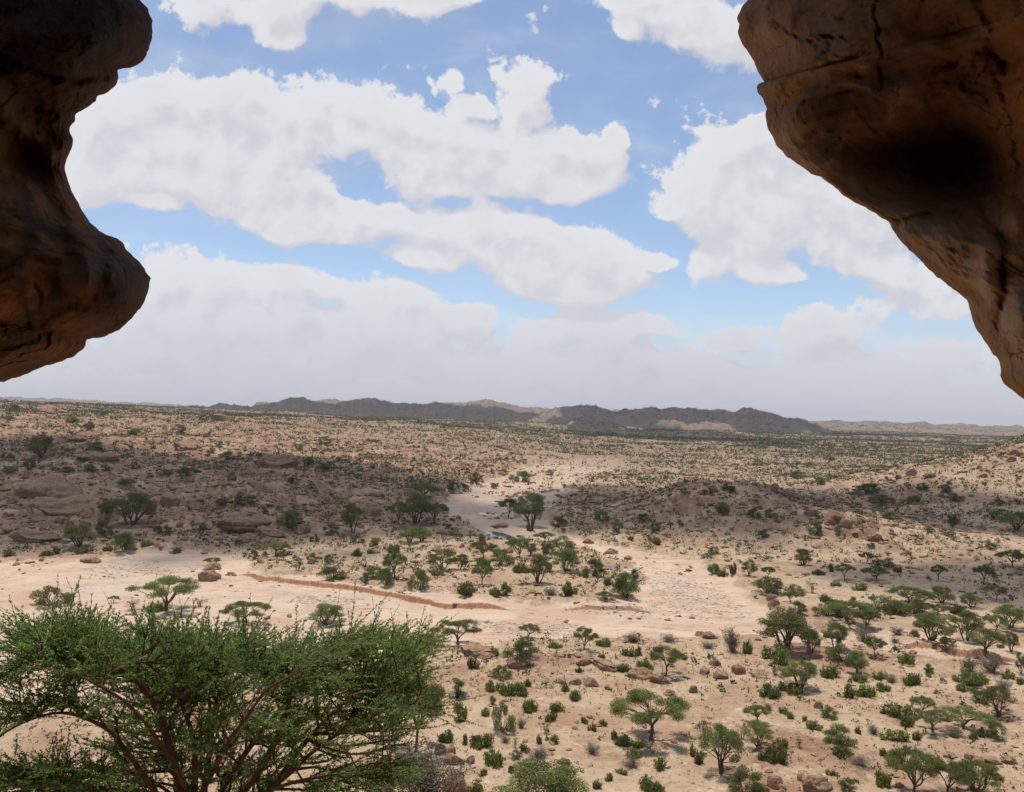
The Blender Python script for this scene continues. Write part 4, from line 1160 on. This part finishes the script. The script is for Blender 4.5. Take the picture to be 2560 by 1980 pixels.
def near_acacia():
    rng = np.random.default_rng(77)
    base = at_depth(420.0, 1790.0, 10.6); gz = float(land(base[0:1], base[1:2])[0])
    root = bpy.data.objects.new('acacia_tree', None); link(root); root.location = (base[0], base[1], gz)
    O = np.array(root.location)
    W = Geo(); Lf = Geo(); Tw = Geo()
    V4 = lambda x, y, Y: at_depth(0.3359 * x, 1177.3 + 0.3359 * y, Y)
    foot = np.array([base[0], base[1], gz + 0.9])
    W.tube([np.array([base[0], base[1], gz - .3]) - O, np.array([base[0] + .03, base[1], gz + .5]) - O, foot + [0, 0, .35] - O], [.22, .19, .15], 9)
    stems = [  # (start radius, end radius, [(x, y, depth)...])
        (.085, .022, [(1150, 1480, 10.5), (1080, 1250, 10.4), (1010, 1030, 10.3), (920, 870, 10.2), (800, 740, 10.1), (600, 600, 10.0), (380, 440, 9.9), (180, 300, 9.8)]),
        (.075, .020, [(1230, 1480, 10.6), (1240, 1200, 10.6), (1150, 960, 10.5), (1080, 830, 10.5), (980, 760, 10.4), (900, 560, 10.3), (860, 420, 10.2)]),
        (.035, .014, [(1150, 940, 10.5), (1270, 810, 10.7), (1400, 680, 10.9), (1500, 500, 11.0)]),
        (.085, .022, [(1500, 1560, 10.7), (1700, 1320, 10.8), (1760, 1180, 10.9), (1830, 1020, 11.0), (1840, 780, 11.0), (1780, 690, 11.0), (1690, 600, 11.0), (1500, 490, 11.0), (1350, 400, 11.1)]),
        (.032, .012, [(1840, 780, 11.0), (1900, 720, 11.1), (2100, 640, 11.3), (2350, 560, 11.5), (2600, 470, 11.7)]),
        (.070, .018, [(1600, 1560, 10.9), (1780, 1440, 11.0), (1900, 1250, 11.2), (2050, 1080, 11.5), (2300, 850, 11.8), (2560, 680, 12.0)]),
        (.060, .018, [(1600, 1580, 10.6), (1780, 1460, 10.6), (1900, 1340, 10.6), (2100, 1180, 10.7), (2350, 1040, 10.8), (2640, 960, 10.9)]),
        (.060, .012, [(1000, 1540, 10.3), (930, 1440, 10.1), (850, 1330, 10.0), (700, 1130, 9.8), (560, 1040, 9.7), (430, 1010, 9.6), (250, 1030, 9.5), (80, 1110, 9.4), (-60, 1230, 9.3)]),
        (.050, .014, [(1000, 1600, 10.2), (700, 1500, 9.8), (400, 1470, 9.5), (100, 1440, 9.3), (-100, 1400, 9.2)]),
        (.070, .018, [(1150, 1480, 10.9), (1050, 1100, 11.4), (950, 800, 11.8), (800, 560, 12.2), (620, 420, 12.4)]),
        (.070, .018, [(1300, 1480, 10.9), (1350, 1150, 11.5), (1400, 820, 12.0), (1500, 560, 12.3), (1650, 430, 12.4)]),
        (.065, .016, [(1400, 1500, 10.9), (1650, 1150, 11.6), (1900, 850, 12.1), (2150, 600, 12.4), (2300, 460, 12.5)]),
        (.050, .014, [(1200, 1500, 10.4), (1000, 1180, 9.8), (820, 960, 9.4), (520, 780, 9.2), (260, 700, 9.1)]),
        (.050, .014, [(1300, 1500, 10.4), (1450, 1200, 9.9), (1600, 1000, 9.6), (1700, 850, 9.4), (1900, 760, 9.3)]),
        (.045, .012, [(1500, 1600, 10.5), (1800, 1480, 10.2), (2050, 1420, 10.0), (2300, 1400, 9.9), (2520, 1330, 9.8)]),
    ]
    pool = []; prad = []
    for r0, r1, pts in stems:
        P = np.array([V4(p[0], max(p[1], 560 + 25 * (p[0] % 7)), p[2]) for p in pts]); r1 = min(r1, .008)
        if r0 > .04: P = np.vstack([foot + rng.normal(size=3) * [.05, .05, .02], P])
        s = np.concatenate([[0], np.cumsum(np.linalg.norm(np.diff(P, axis=0), axis=1))])
        n = max(int(s[-1] / .09), 8); tt = np.linspace(0, s[-1], n)
        Q = np.column_stack([np.interp(tt, s, P[:, k]) for k in range(3)])
        for _ in range(4): Q[1:-1] = (Q[:-2] + 2 * Q[1:-1] + Q[2:]) / 4
        Q[1:-1] += 0.016 * np.column_stack([perlin2(tt * 2.2, np.full(n, k * 7.1 + r0 * 99)) for k in range(3)])[1:-1]
        rr = np.linspace(r0, r1, n)
        W.tube(Q - O, rr * (1 + .1 * perlin2(tt * 3, np.full(n, 2.2))), 8)
        sel = np.linspace(.25, 1, n) > .3 if r0 > .04 else np.ones(n, bool)
        pool.append(Q[int(n * .3):]); prad.append(rr[int(n * .3):])
    pool = np.vstack(pool); prad = np.concatenate(prad)
    polys = [  # (outline on the photo grid, number of sprays, centre depth, depth spread)
        ([(150, 1345), (290, 1350), (420, 1362), (560, 1378), (720, 1368), (830, 1352), (925, 1352), (945, 1368), (890, 1400), (860, 1440), (800, 1470), (640, 1480), (480, 1480), (300, 1470), (180, 1430), (130, 1360)], 260, 11.3, .8),
        ([(40, 1355), (150, 1335), (210, 1350), (240, 1400), (260, 1470), (180, 1450), (90, 1380)], 42, 9.9, .4),
        ([(180, 1430), (480, 1470), (700, 1470), (860, 1440), (925, 1490), (930, 1550), (830, 1590), (640, 1600), (430, 1590), (250, 1560)], 115, 11.3, .8),
        ([(280, 1560), (640, 1590), (720, 1610), (560, 1700), (160, 1710), (200, 1620)], 60, 11.0, .7),
        ([(-40, 1380), (60, 1330), (180, 1440), (200, 1500), (100, 1500), (-40, 1450)], 22, 9.6, .4),
        ([(-40, 1520), (90, 1495), (220, 1520), (260, 1570), (100, 1535), (-40, 1560)], 14, 9.6, .3),
        ([(-40, 1630), (120, 1640), (240, 1620), (240, 1710), (-40, 1710)], 42, 9.6, .3),
        ([(680, 1650), (800, 1640), (860, 1620), (840, 1660), (740, 1720), (660, 1710)], 24, 10.1, .25),
    ]
    tips = []
    for pts, n, Y, dY in polys:
        P = np.array(pts, float); lo = P.min(0); hi = P.max(0)
        got = []
        while len(got) < n:
            c = rng.uniform(lo, hi)
            if sdf_poly(np.array([c[0]]), np.array([c[1]]), P)[0] < 0: got.append(c)
        got = np.array(got)
        tips.append(at_depth(got[:, 0], got[:, 1], Y + rng.normal(size=n) * dY))
    tips = np.vstack(tips)
    for q in tips:
        d = np.linalg.norm(pool - q, axis=1) + np.maximum(pool[:, 2] - q[2], 0) * 1.2
        k = int(np.argmin(np.where(d < .22, 9, d))); s_ = pool[k]
        L = np.linalg.norm(q - s_)
        if L > 2.2: continue
        P = bent(s_, q, rng, 7, .09, .05)
        W.tube(P - O, np.linspace(min(prad[k] * .75, .022), .006, 7), 4)
        bd = (q - s_) / (L + 1e-6)
        out_ = q - np.array([base[0], base[1], q[2] - .6]); out_ /= np.linalg.norm(out_)
        nt = int(rng.integers(12, 19))
        for j in range(nt):
            f = rng.uniform(.35, 1.0) if j else 1.0
            i0 = f * 6; ia = min(int(i0), 5); st = P[ia] * (1 - (i0 - ia)) + P[ia + 1] * (i0 - ia)
            dr = out_ * .5 + bd * .55 + rng.normal(size=3) * [.6, .6, .24] + [.16, 0, .03]; dr /= np.linalg.norm(dr)
            ln = rng.uniform(.18, .50) if rng.uniform() < .95 else rng.uniform(.5, .8)
            e = st + dr * ln; cv = np.array([0, 0, rng.uniform(-.05, .12)]) * ln
            T = np.stack([st, st + dr * ln * .5 + cv * .5 + rng.normal(size=3) * .012, e + cv])
            Tw.tube(T - O, [.0042, .0032, .0018], 3)
            n = int(ln / .0125)
            t_ = rng.uniform(.06, 1.0, n)
            C = T[0] * ((1 - t_) ** 2)[:, None] + T[1] * (2 * t_ * (1 - t_))[:, None] + T[2] * (t_ ** 2)[:, None] - O
            side = rng.normal(size=(n, 3)); side -= (side @ dr)[:, None] * dr; side /= np.linalg.norm(side, axis=1)[:, None]
            C = C + side * .011
            tone = np.clip(rng.uniform(0, 1) * .5 + rng.uniform(0, 1, n) * .5, 0, 1)
            Lf.leaves(C, .036, rng, .34, side * .8 + dr * 1.1, .3, tone)
    # long bare shoots standing out of the top
    for _ in range(26):
        q = tips[int(rng.integers(0, 290))]
        e = q + np.array([rng.normal() * .25 + .12, rng.normal() * .2, rng.uniform(.35, .75)])
        T = bent(q, e, rng, 5, .06); Tw.tube(T - O, np.linspace(.005, .002, 5), 3)
        n = 26; t_ = rng.uniform(0, 1, n)
        Lf.leaves(np.column_stack([np.interp(t_ * 4, range(5), T[:, k]) for k in range(3)]) - O + rng.normal(size=(n, 3)) * .008, .026, rng, .5)
    obj('trunk', W.mesh('trunk', M_BARKN, True), root)
    obj('twigs', Tw.mesh('twigs', M_BARKN), root)
    obj('crown', Lf.mesh('crown', M_NEAR), root)
    tag(root, 'large near acacia spreading many brown stems and feathery green sprays below the cave', 'tree', 'acacia trees')
    return root


near_acacia()

# ------------------------------------------------------------------ boulders and outcrops
import bmesh


def stone_mat(name):
    m, t, out = new_mat(name)
    pos = t.node('ShaderNodeNewGeometry').outputs['Position']; oi = t.node('ShaderNodeObjectInfo')
    f = t.noise(pos, 1.6, 6, 0.65); g = t.noise(pos, 7, 4, 0.6)
    st = t.noise(t.vmath('MULTIPLY', pos, (.3, .3, 2.2)), 1.0, 4, .6, .5)
    a = t.mix(oi.outputs['Random'], (0.26, 0.130, 0.070), (0.35, 0.205, 0.125))
    c = t.mix(t.ramp(f, .4, .62), a, (0.40, 0.27, 0.18))
    c = t.mix(t.math('MULTIPLY', t.ramp(st, .5, .62), .6), c, (0.23, 0.12, 0.075))
    c = t.mix(t.math('MULTIPLY', t.ramp(g, .42, .66), .6), c, (0.12, 0.072, 0.042))
    b = t.node('ShaderNodeBsdfPrincipled'); t.l.new(c, b.inputs['Base Color']); b.inputs['Roughness'].default_value = .92; b.inputs['Specular IOR Level'].default_value = .15
    bm = t.node('ShaderNodeBump'); bm.inputs['Strength'].default_value = .8; bm.inputs['Distance'].default_value = .12
    t.l.new(t.math('ADD', t.math('MULTIPLY', f, 1.5), g), bm.inputs['Height']); t.l.new(bm.outputs[0], b.inputs['Normal'])
    t.l.new(b.outputs[0], out.inputs[0])
    return m


M_STONE = stone_mat('boulder_stone')


def ico(sub):
    bm = bmesh.new(); bmesh.ops.create_icosphere(bm, subdivisions=sub, radius=1.0)
    V = np.array([v.co[:] for v in bm.verts]); F = np.array([[v.index for v in f.verts] for f in bm.faces]); bm.free()
    return V, F


def boulder_mesh(seed, flat):
    V, F = ico(5)
    r_ = np.random.default_rng(seed)
    P = V.copy()
    for k in range(13):                                   # broad split faces
        n = r_.normal(size=3) * [1, 1, .7]; n /= np.linalg.norm(n); c = r_.uniform(.55, .95)
        e = P @ n - c; P = P - np.where(e > 0, e * .97, 0)[:, None] * n
    P = P * (1 + .09 * fbm3(P + seed, .9, 4, .5, seed=seed))[:, None]
    P = P - .06 * (np.exp(-(fbm3(P * [1, 1, 1.6] + seed, .8, 2, seed=seed + 5) / .035) ** 2))[:, None] * P
    if flat:                                              # bedding steps
        P = P * (1 + .22 * fbm3(P * [1, 1, .4] + seed, .55, 3, .5, seed=seed + 3))[:, None]
        zz = P[:, 2] + .16 * fbm3(P, .7, 2, seed=seed)
        for zc in r_.uniform(-.2, .5, 1): P[:, :2] *= (1 - r_.uniform(.05, .12) * np.exp(-((zz - zc) / .07) ** 2))[:, None]
        P += .07 * fbm3(P + 3, .35, 3, .5, seed=seed)[:, None] * V
    P += .018 * fbm3(P * 1.0 + 5, .14, 3, seed=seed)[:, None] * V
    P[:, 2] = np.maximum(P[:, 2], -.55)
    return mesh_np('boulder', P, F, True, mats=[M_STONE])


BOULD = [boulder_mesh(i, False) for i in range(5)]; SLAB = [boulder_mesh(10 + i, True) for i in range(5)]
BL = """
2 210 990 115 95;5 1120 735 145 62;5 1540 715 125 38;5 1680 745 195 52;5 1410 662 62 32;5 1410 832 72 44;5 1500 842 92 52;5 1590 853 112 52;5 1700 872 62 38;5 1920 802 205 62;5 2040 832 152 62;5 2100 912 92 42;5 705 1282 64 62
5 720 1342 155 64;5 830 1342 62 52;5 640 1278 92 58;5 730 1545 175 165;5 300 1530 95 80;5 880 655 290 50;5 560 868 240 40;6 255 803 112 72;6 160 772 92 46;6 220 718 92 46;6 370 773 102 62;6 510 793 112 42;6 90 893 62 52;6 880 992 62 52
6 600 1493 112 88;6 780 1453 72 52;6 500 1503 92 48;6 650 1508 72 48;6 530 1520 82 52;6 870 1520 250 90;6 1840 1313 82 42;6 1900 1348 102 48;6 2000 1343 132 42;6 2100 1343 102 42;6 1720 1303 92 32;6 600 343 82 52;6 580 313 62 52;6 200 548 122 42;6 120 533 82 32
1 300 865 480 150;1 350 985 560 115;1 1060 915 142 105;1 370 1033 72 52;1 210 1033 42 42;1 265 1098 62 52;1 150 1063 72 42;1 1140 1058 52 42;1 440 1048 62 42;1 540 1048 82 48;1 190 1155 350 72;1 1540 1073 420 82;1 1540 1153 172 54;1 1700 1118 222 52;1 1910 1103 142 62
1 1750 683 300 92;1 1180 573 222 62;1 620 643 300 62;1 480 503 250 42;1 1280 483 132 42;1 1340 1333 122 52;1 1310 1393 162 62;1 560 1288 132 42;1 300 333 250 52;1 1400 383 152 42
3 2140 603 92 64;3 2110 643 62 42;3 1480 733 82 62;3 1390 753 52 32;3 1600 743 92 32;3 1930 743 62 32;3 1900 693 32 42;3 980 1003 122 52;3 1060 1063 102 82;3 950 1043 82 62;3 1040 1113 42 32;3 1250 1153 132 62;3 200 833 92 62;3 600 833 62 62;3 840 983 102 42;3 1440 1233 72 32;3 700 873 122 42
2 1080 1225 60 40;2 620 1215 90 30;2 700 1235 90 40;2 1580 1165 90 36;2 1720 1230 100 36;2 1830 1270 60 26;2 660 1110 120 36;2 230 870 120 36;2 420 860 90 36;2 1010 1060 120 26;2 200 520 90 50;2 1040 560 110 50;2 1120 600 90 34
"""
BQ = []
for tok in BL.replace('\n', ';').split(';'):
    if tok.strip():
        v_, x_, y_, w_, h_ = map(float, tok.split()); ox, oy = VIEW[int(v_)]
        BQ.append((ox + .3359 * x_, oy + .3359 * y_, .3359 * w_, .3359 * h_))
BQ = np.array(BQ)
BP, _ok = ground_hit(BQ[:, 0], BQ[:, 1])
ROCKS = []
rng = np.random.default_rng(9)
for (px, py, w, h), p in zip(BQ, BP):
    s = ((p - CAM) @ _f) / FPX
    flat = h / w < .48
    nm = 'rock_outcrop' if w > 60 else 'boulder'
    me = (SLAB if flat else BOULD)[int(rng.integers(5))]
    o = obj(nm, me)
    wm, hm = w * s * .5, h * s
    o.scale = (wm, wm * rng.uniform(.6, .9) if w > 60 else wm * rng.uniform(.75, 1.1), hm * .82)
    o.location = (p[0], p[1] + wm * .3, p[2] + hm * .12)
    o.rotation_euler = (rng.normal() * .12, rng.normal() * .14, rng.uniform(-.5, .5) + (math.pi if rng.uniform() < .5 else 0))
    o['category'] = 'rock'
    ROCKS.append(dict(o=o, px=px, py=py, w=w, flat=flat, cat='rock', code='K' if nm == 'boulder' else 'O'))


# ------------------------------------------------------------------ what nobody could count: rubble, tufts, far scrub
def scatter(n, r0, r1, rng, power=1.0):
    az_ = rng.uniform(RAD(-34.5), RAD(34.5), n)
    k = power + 1
    r = (r0 ** k + rng.uniform(0, 1, n) * (r1 ** k - r0 ** k)) ** (1 / k)
    return r * np.sin(az_), r * np.cos(az_)


def rubble():
    rng = np.random.default_rng(21)
    x, y = scatter(60000, 70, 620, rng, -.2)
    z, at = land(x, y, True)
    pr = .10 + .9 * at['rock'] + .25 * at['red'] + .3 * (fbm2(x, y, 18, 3, seed=101) > .25)
    pr *= np.where(at['bed'] > .5, .9 * (fbm2(x, y, 22, 3, seed=102) > .15), 1)
    keep = rng.uniform(0, 1, len(x)) < pr * .75
    x, y, z = x[keep], y[keep], z[keep]; n = len(x)
    V0, F0 = ico(1); nv = len(V0)
    sz = (.10 + .5 * rng.uniform(0, 1, n) ** 4) * np.clip(np.hypot(x, y) / 150, .7, 2.2)
    a = rng.uniform(0, 6.28, n)
    jit = 1 + .28 * rng.normal(size=(n, nv, 1))
    P = V0[None] * jit * np.stack([sz * rng.uniform(.8, 1.6, n), sz * rng.uniform(.7, 1.1, n), sz * rng.uniform(.35, .75, n)], 1)[:, None, :]
    ca, sa = np.cos(a)[:, None], np.sin(a)[:, None]
    Q = np.stack([P[..., 0] * ca - P[..., 1] * sa + x[:, None], P[..., 0] * sa + P[..., 1] * ca + y[:, None], P[..., 2] + z[:, None] + sz[:, None] * .15], -1).reshape(-1, 3)
    F = (F0[None] + (np.arange(n) * nv)[:, None, None]).reshape(-1, 3)
    tag(obj('rubble', mesh_np('rubble', Q, F, False, mats=[M_STONE])), kind='stuff')


def gravel():
    rng = np.random.default_rng(23)
    P, F, n0 = [], [], 0
    V0, F0 = ico(1); nv = len(V0)
    for pts, n in (([(1395, 1205), (1450, 1212), (1540, 1250), (1610, 1300), (1560, 1318), (1430, 1312), (1280, 1306), (1180, 1306), (1200, 1296), (1380, 1290), (1400, 1250)], 2600),
                   ([(180, 1205), (330, 1192), (390, 1215), (300, 1232), (190, 1228)], 700), ([(640, 1262), (770, 1272), (760, 1290), (600, 1282)], 500),
                   ([(1000, 1322), (1140, 1318), (1260, 1332), (1240, 1350), (1040, 1348)], 900), ([(990, 1078), (1080, 1070), (1060, 1100), (980, 1100)], 500)):
        poly = flat_pt(*np.array(pts, float).T)[:, :2]; lo, hi = poly.min(0), poly.max(0)
        c = rng.uniform(lo, hi, (n * 5, 2)); c = c[sdf_poly(c[:, 0], c[:, 1], poly) + 2.2 * fbm2(c[:, 0], c[:, 1], 9, 4, .6, seed=131) < -.2][:n]
        z = land(c[:, 0], c[:, 1]); sz = .05 + .24 * rng.uniform(0, 1, len(c)) ** 3.5
        Q = V0[None] * (1 + .25 * rng.normal(size=(len(c), nv, 1))) * np.stack([sz * rng.uniform(.8, 1.7, len(c)), sz, sz * rng.uniform(.3, .6, len(c))], 1)[:, None, :]
        Q = Q + np.stack([c[:, 0], c[:, 1], z + sz * .1], 1)[:, None, :]
        P.append(Q.reshape(-1, 3)); F.append((F0[None] + (n0 + np.arange(len(c)) * nv)[:, None, None]).reshape(-1, 3)); n0 += len(c) * nv
    m, t, out = new_mat('grey_gravel')
    pos = t.node('ShaderNodeNewGeometry').outputs['Position']
    b = t.node('ShaderNodeBsdfPrincipled'); b.inputs['Roughness'].default_value = .9; b.inputs['Specular IOR Level'].default_value = .2
    t.l.new(t.mix(t.ramp(t.noise(pos, 2.5, 3, .6), .4, .6), (0.50, 0.435, 0.355), (0.30, 0.24, 0.18)), b.inputs['Base Color']); t.l.new(b.outputs[0], out.inputs[0])
    tag(obj('gravel', mesh_np('gravel', np.vstack(P), np.vstack(F), False, mats=[m])), kind='stuff')


def leafy_stuff(name, x, y, z, wid, hei, nl, leaf, mat, rng, up=.5):
    n = len(x)
    C = rng.normal(size=(n, nl, 3)); C /= np.linalg.norm(C, axis=2)[..., None]
    C *= rng.uniform(.35, 1, (n, nl, 1)) ** .5
    C[..., 2] = np.abs(C[..., 2])
    lob = rng.uniform(.6, 1.25, (n, nl, 1))
    P = np.stack([C[..., 0] * wid[:, None] * .5, C[..., 1] * wid[:, None] * .5, C[..., 2] * hei[:, None]], -1) * lob
    P += np.stack([x, y, z], 1)[:, None, :]
    tone = np.clip(rng.uniform(0, 1, (n, 1)) * .6 + rng.uniform(0, 1, (n, nl)) * .4, 0, 1)
    g = Geo()
    sz = np.repeat(leaf, nl)
    g.leaves(P.reshape(-1, 3), sz, rng, .65, np.array([0, 0, up]), 1.0, tone.ravel())
    tag(obj(name, g.mesh(name, mat)), kind='stuff')


def veg_density(x, y, at):
    kn = np.exp(-((x - 72) / 55) ** 2 - ((y - 300) / 40) ** 2)
    v = .5 + .75 * fbm2(x, y, 75, 3, seed=111) + .45 * sstep(y, 500, 900) * fbm2(x, y, 240, 2, seed=113) + .35 * fbm2(x, y, 14, 2, seed=112)
    v = v + .6 * np.exp(-((x - 290) / 110) ** 2 - ((y - 440) / 120) ** 2) + 1.3 * kn + .7 * np.exp(-((x + 55) / 60) ** 2 - ((y - 430) / 70) ** 2) + .25 * sstep(x / y, .05, .4) * sstep(y, 400, 700)
    return np.clip(v, .06, 1) * (1 - at['bed']) * (1 - .8 * at['red']) * (1 - .35 * at['side'])


rubble()
gravel()
rng = np.random.default_rng(31)
x, y = scatter(150000, 72, 400, rng, -.15); z, at = land(x, y, True)
k = rng.uniform(0, 1, len(x)) < veg_density(x, y, at) * .62 * np.where(at['side'] > .5, .3, 1)
x, y, z = x[k], y[k], z[k]; sz = .09 + .42 * rng.uniform(0, 1, len(x)) ** 3
leafy_stuff('ground_cover', x, y, z, sz * 1.4, sz, 7, sz * .52, M_SCRUB, rng, 1.0)
x, y = scatter(34000, 120, 600, rng, .3); z, at = land(x, y, True)
k = rng.uniform(0, 1, len(x)) < veg_density(x, y, at) * .55 * (0.25 + .75 * sstep(y, 170, 240))
x, y, z = x[k], y[k], z[k]; sz = .5 + 1.5 * rng.uniform(0, 1, len(x)) ** 2
leafy_stuff('scrub', x, y, z, sz * 1.5, sz, 30,   .20 + sz * .13, M_SCRUB, rng)
x, y = scatter(250000, 380, 3700, rng, .4); z, at = land(x, y, True)
k = rng.uniform(0, 1, len(x)) < np.clip(veg_density(x, y, at) + .2 + .15 * sstep(x / y, .0, .4), 0, 1) * .75
x, y, z = x[k], y[k], z[k]; sz = (.8 + 2.4 * rng.uniform(0, 1, len(x)) ** 2) * np.clip(np.hypot(x, y) / 800, .75, 1.5)
leafy_stuff('scrub', x, y, z, sz * 1.7, sz, 9, .33 + sz * .31, M_SCRUB, rng)


# ------------------------------------------------------------------ the dusty air
m, t, out = new_mat('dusty_air')
v = t.node('ShaderNodeVolumePrincipled'); v.inputs['Color'].default_value = (0.80, 0.82, 0.92, 1); v.inputs['Density'].default_value = 0.00007
v.inputs['Anisotropy'].default_value = 0.25
t.l.new(v.outputs[0], out.inputs['Volume'])
bx = [(-9300, 9300), (-9300, 9300), (-90, 190)]
Vb = np.array([[bx[0][i], bx[1][j], bx[2][k]] for i in (0, 1) for j in (0, 1) for k in (0, 1)], float)
Fb = np.array([[0, 1, 3, 2], [4, 6, 7, 5], [0, 4, 5, 1], [2, 3, 7, 6], [0, 2, 6, 4], [1, 5, 7, 3]])
tag(obj('haze', mesh_np('haze', Vb, Fb, mats=[m])), kind='stuff')

# ------------------------------------------------------------------ labels that single each thing out
DESC = {'U': 'flat-topped acacia', 'R': 'round-crowned acacia', 'B': 'dense dark green bush', 'G': 'fresh light green bush', 'S': 'low fleshy green shrub',
        'D': 'dry greyish bush', 'T': 'thin open young tree', 'C': 'narrow upright bush', 'K': 'brown sandstone boulder', 'O': 'broad brown rock outcrop'}
GROUP = {'U': 'flat-topped acacias', 'R': 'round-crowned acacias', 'B': 'dense bushes', 'G': 'light green bushes', 'S': 'low fleshy shrubs', 'D': 'dry bushes',
         'T': 'young trees', 'C': 'upright bushes', 'K': 'loose boulders', 'O': 'rock outcrops'}
MARKS = [  # (x, y on the photo grid, code or None, own label, how others refer to it)
    (1385, 1578, 'U', 'lone flat-topped acacia with forked trunk and wide dark crown on the near plain', 'the lone flat-topped acacia'),
    (1677, 1384, 'R', 'biggest round-crowned acacia, many-stemmed, beside the end of the river sand', 'the biggest round acacia'),
    (1865, 1399, 'U', 'little flat-topped acacia on one slender curved trunk on pale sand', 'the slender curved-trunk acacia'),
    (1780, 1385, 'R', 'yellowish round-topped tree on a short thick twisted trunk', 'the twisted-trunk tree'),
    (1148, 1244, 'R', 'dark round acacia on a leaning bare trunk near the front of the island', 'the leaning-trunk island tree'),
    (1132, 1124, 'R', 'tall blackish acacia in cloud shade on the right bank of the channel', 'the blackish channel tree'),
    (2055, 1554, 'U', 'wide greyish flat-topped acacia with many thin stems at the right', 'the wide greyish acacia'),
    (354, 1303, 'U', 'open umbrella acacia on pale sand just above the near acacia crown', 'the umbrella acacia on sand'),
    (1116, 1408, 'B', 'large dense dome-shaped dark bush just in front of the river sand', 'the dome-shaped bush'),
    (1539, 1649, 'R', 'bright green round acacia on one trunk near the bottom edge', 'the bright green bottom acacia'),
    (1071, 1560, 'B', 'tall pale green bush standing alone on the near plain', 'the tall pale bush'),
    (282, 1119, 'R', 'largest dark acacia in the shaded rocks left of the river', 'the largest shaded acacia'),
    (1335, 1272, 'G', 'tall fresh green bush at the right tip of the wooded island', 'the island tip bush'),
    (1806, 1330, 'U', 'broad spreading acacia over a dark bank in the right-hand thicket', 'the thicket acacia'),
    (2127, 1527, 'R', 'bright round acacia near the right edge below the dry wash', 'the right edge acacia'),
    (1948, 1693, 'U', 'leftmost acacia of the large clump at the lower right corner', 'the lower right clump'),
    (1948, 1300, 'B', 'middle dark bush of the long low hedge on the right', 'the long low hedge'),
    (1246, 1381, 'U', 'small acacia with a straight bare trunk in front of the river sand', 'the straight-trunk acacia'),
    (1739, 1140, 'B', 'dark upright bush beside the red boulder heap', 'the boulder heap bush'),
    (589, 1183, 'U', 'spreading light green acacia at the left end of the island', 'the island left-end acacia'),
    (838, 1235, 'U', 'fresh green acacia among bushes on the front of the island', 'the fresh island acacia'),
    (1560, 1193, 'S', 'low clump of green shrubs at the foot of the shaded knoll', 'the knoll-foot shrubs'),
    (904, 1067, 'U', 'blackish umbrella acacia on the left bank of the shaded channel', 'the left-bank acacia'),
    (101, 1058, 'O', 'largest rounded rock mass on the shaded slope at the far left', 'the largest rock mass'),
    (118, 1099, 'O', 'long brown ledge under the rounded rock mass at the far left', 'the long brown ledge'),
    (796, 1100, 'K', 'big reddish round boulder behind the acacias left of the channel', 'the reddish round boulder'),
    (588, 997, 'O', 'reddish outcrop where cloud shade meets sun on the left slope', 'the shade-edge outcrop'),
    (1806, 1124, 'K', 'largest red boulder of the sunlit heap right of the knoll', 'the red boulder heap'),
    (2169, 970, 'K', 'dark block at the crest of the scree hill on the right edge', 'the scree hill block'),
    (1652, 1679, 'K', 'big reddish boulder at the bottom edge beside a green bush', 'the bottom edge boulder'),
    (1536, 1447, 'K', 'pale round boulder heap on the near plain right of centre', 'the pale boulder heap'),
    (1880, 1070, 'B', 'dark bush in the shaded flat behind the boulder heap', 'the shaded flat bush'),
    (2171, 1131, 'R', 'dark wide acacia in cloud shade at the right edge', 'the shaded right-edge acacia'),
    (390, 960, 'B', 'dark bush on the sunny crest left of the river', 'the sunny crest bush'),
]
MARKS = [list(mk_) for mk_ in MARKS]
EVERY = HERO + ROCKS
for e in EVERY:
    e['py'] = float(e['py'])
taken = set()
LAND = []
for (x_, y_, code, own, ref) in MARKS:
    best = min((e for e in EVERY if e['code'] == code and id(e) not in taken), key=lambda e: (e['px'] - x_) ** 2 + 4 * (e['py'] - y_) ** 2)
    taken.add(id(best)); best['label'] = own; LAND.append((best['px'], best['py'], ref))
ORD = ['nearest', 'second nearest', 'third nearest', 'fourth nearest', 'fifth nearest', 'sixth nearest', 'seventh nearest', 'eighth nearest', 'ninth nearest', 'tenth nearest',
       'eleventh nearest', 'twelfth nearest', 'thirteenth nearest', 'fourteenth nearest', 'fifteenth nearest', 'sixteenth nearest', 'seventeenth nearest', 'eighteenth nearest', 'nineteenth nearest', 'twentieth nearest']
REL = ['left of', 'right of', 'behind', 'in front of']


def rel(dx, dy):
    if abs(dx) > 2 * abs(dy): return 0 if dx < 0 else 1
    return 2 if dy < 0 else 3


options = {id(e): [] for e in EVERY}
for li, (lx, ly, ref) in enumerate(LAND):
    for code in DESC:
        buckets = {0: [], 1: [], 2: [], 3: []}
        for e in EVERY:
            if e['code'] == code and 'label' not in e:
                dx, dy = e['px'] - lx, e['py'] - ly
                buckets[rel(dx, dy)].append((math.hypot(dx, 2 * dy), id(e)))
        for k_, L_ in buckets.items():
            for n_, (dist, ie) in enumerate(sorted(L_)):
                if n_ < len(ORD): options[ie].append((n_ * 60 + dist, n_, k_, ref))
for e in EVERY:
    o = e['o']
    if 'label' not in e:
        op = min(options[id(e)], default=None)
        if op is None: print('NOLABEL', e['code'], e['px'], e['py']); continue
        e['label'] = '%s, %s %s %s' % (DESC[e['code']], ORD[op[1]], REL[op[2]], op[3])
    o['label'] = e['label']; o['group'] = GROUP[e['code']]
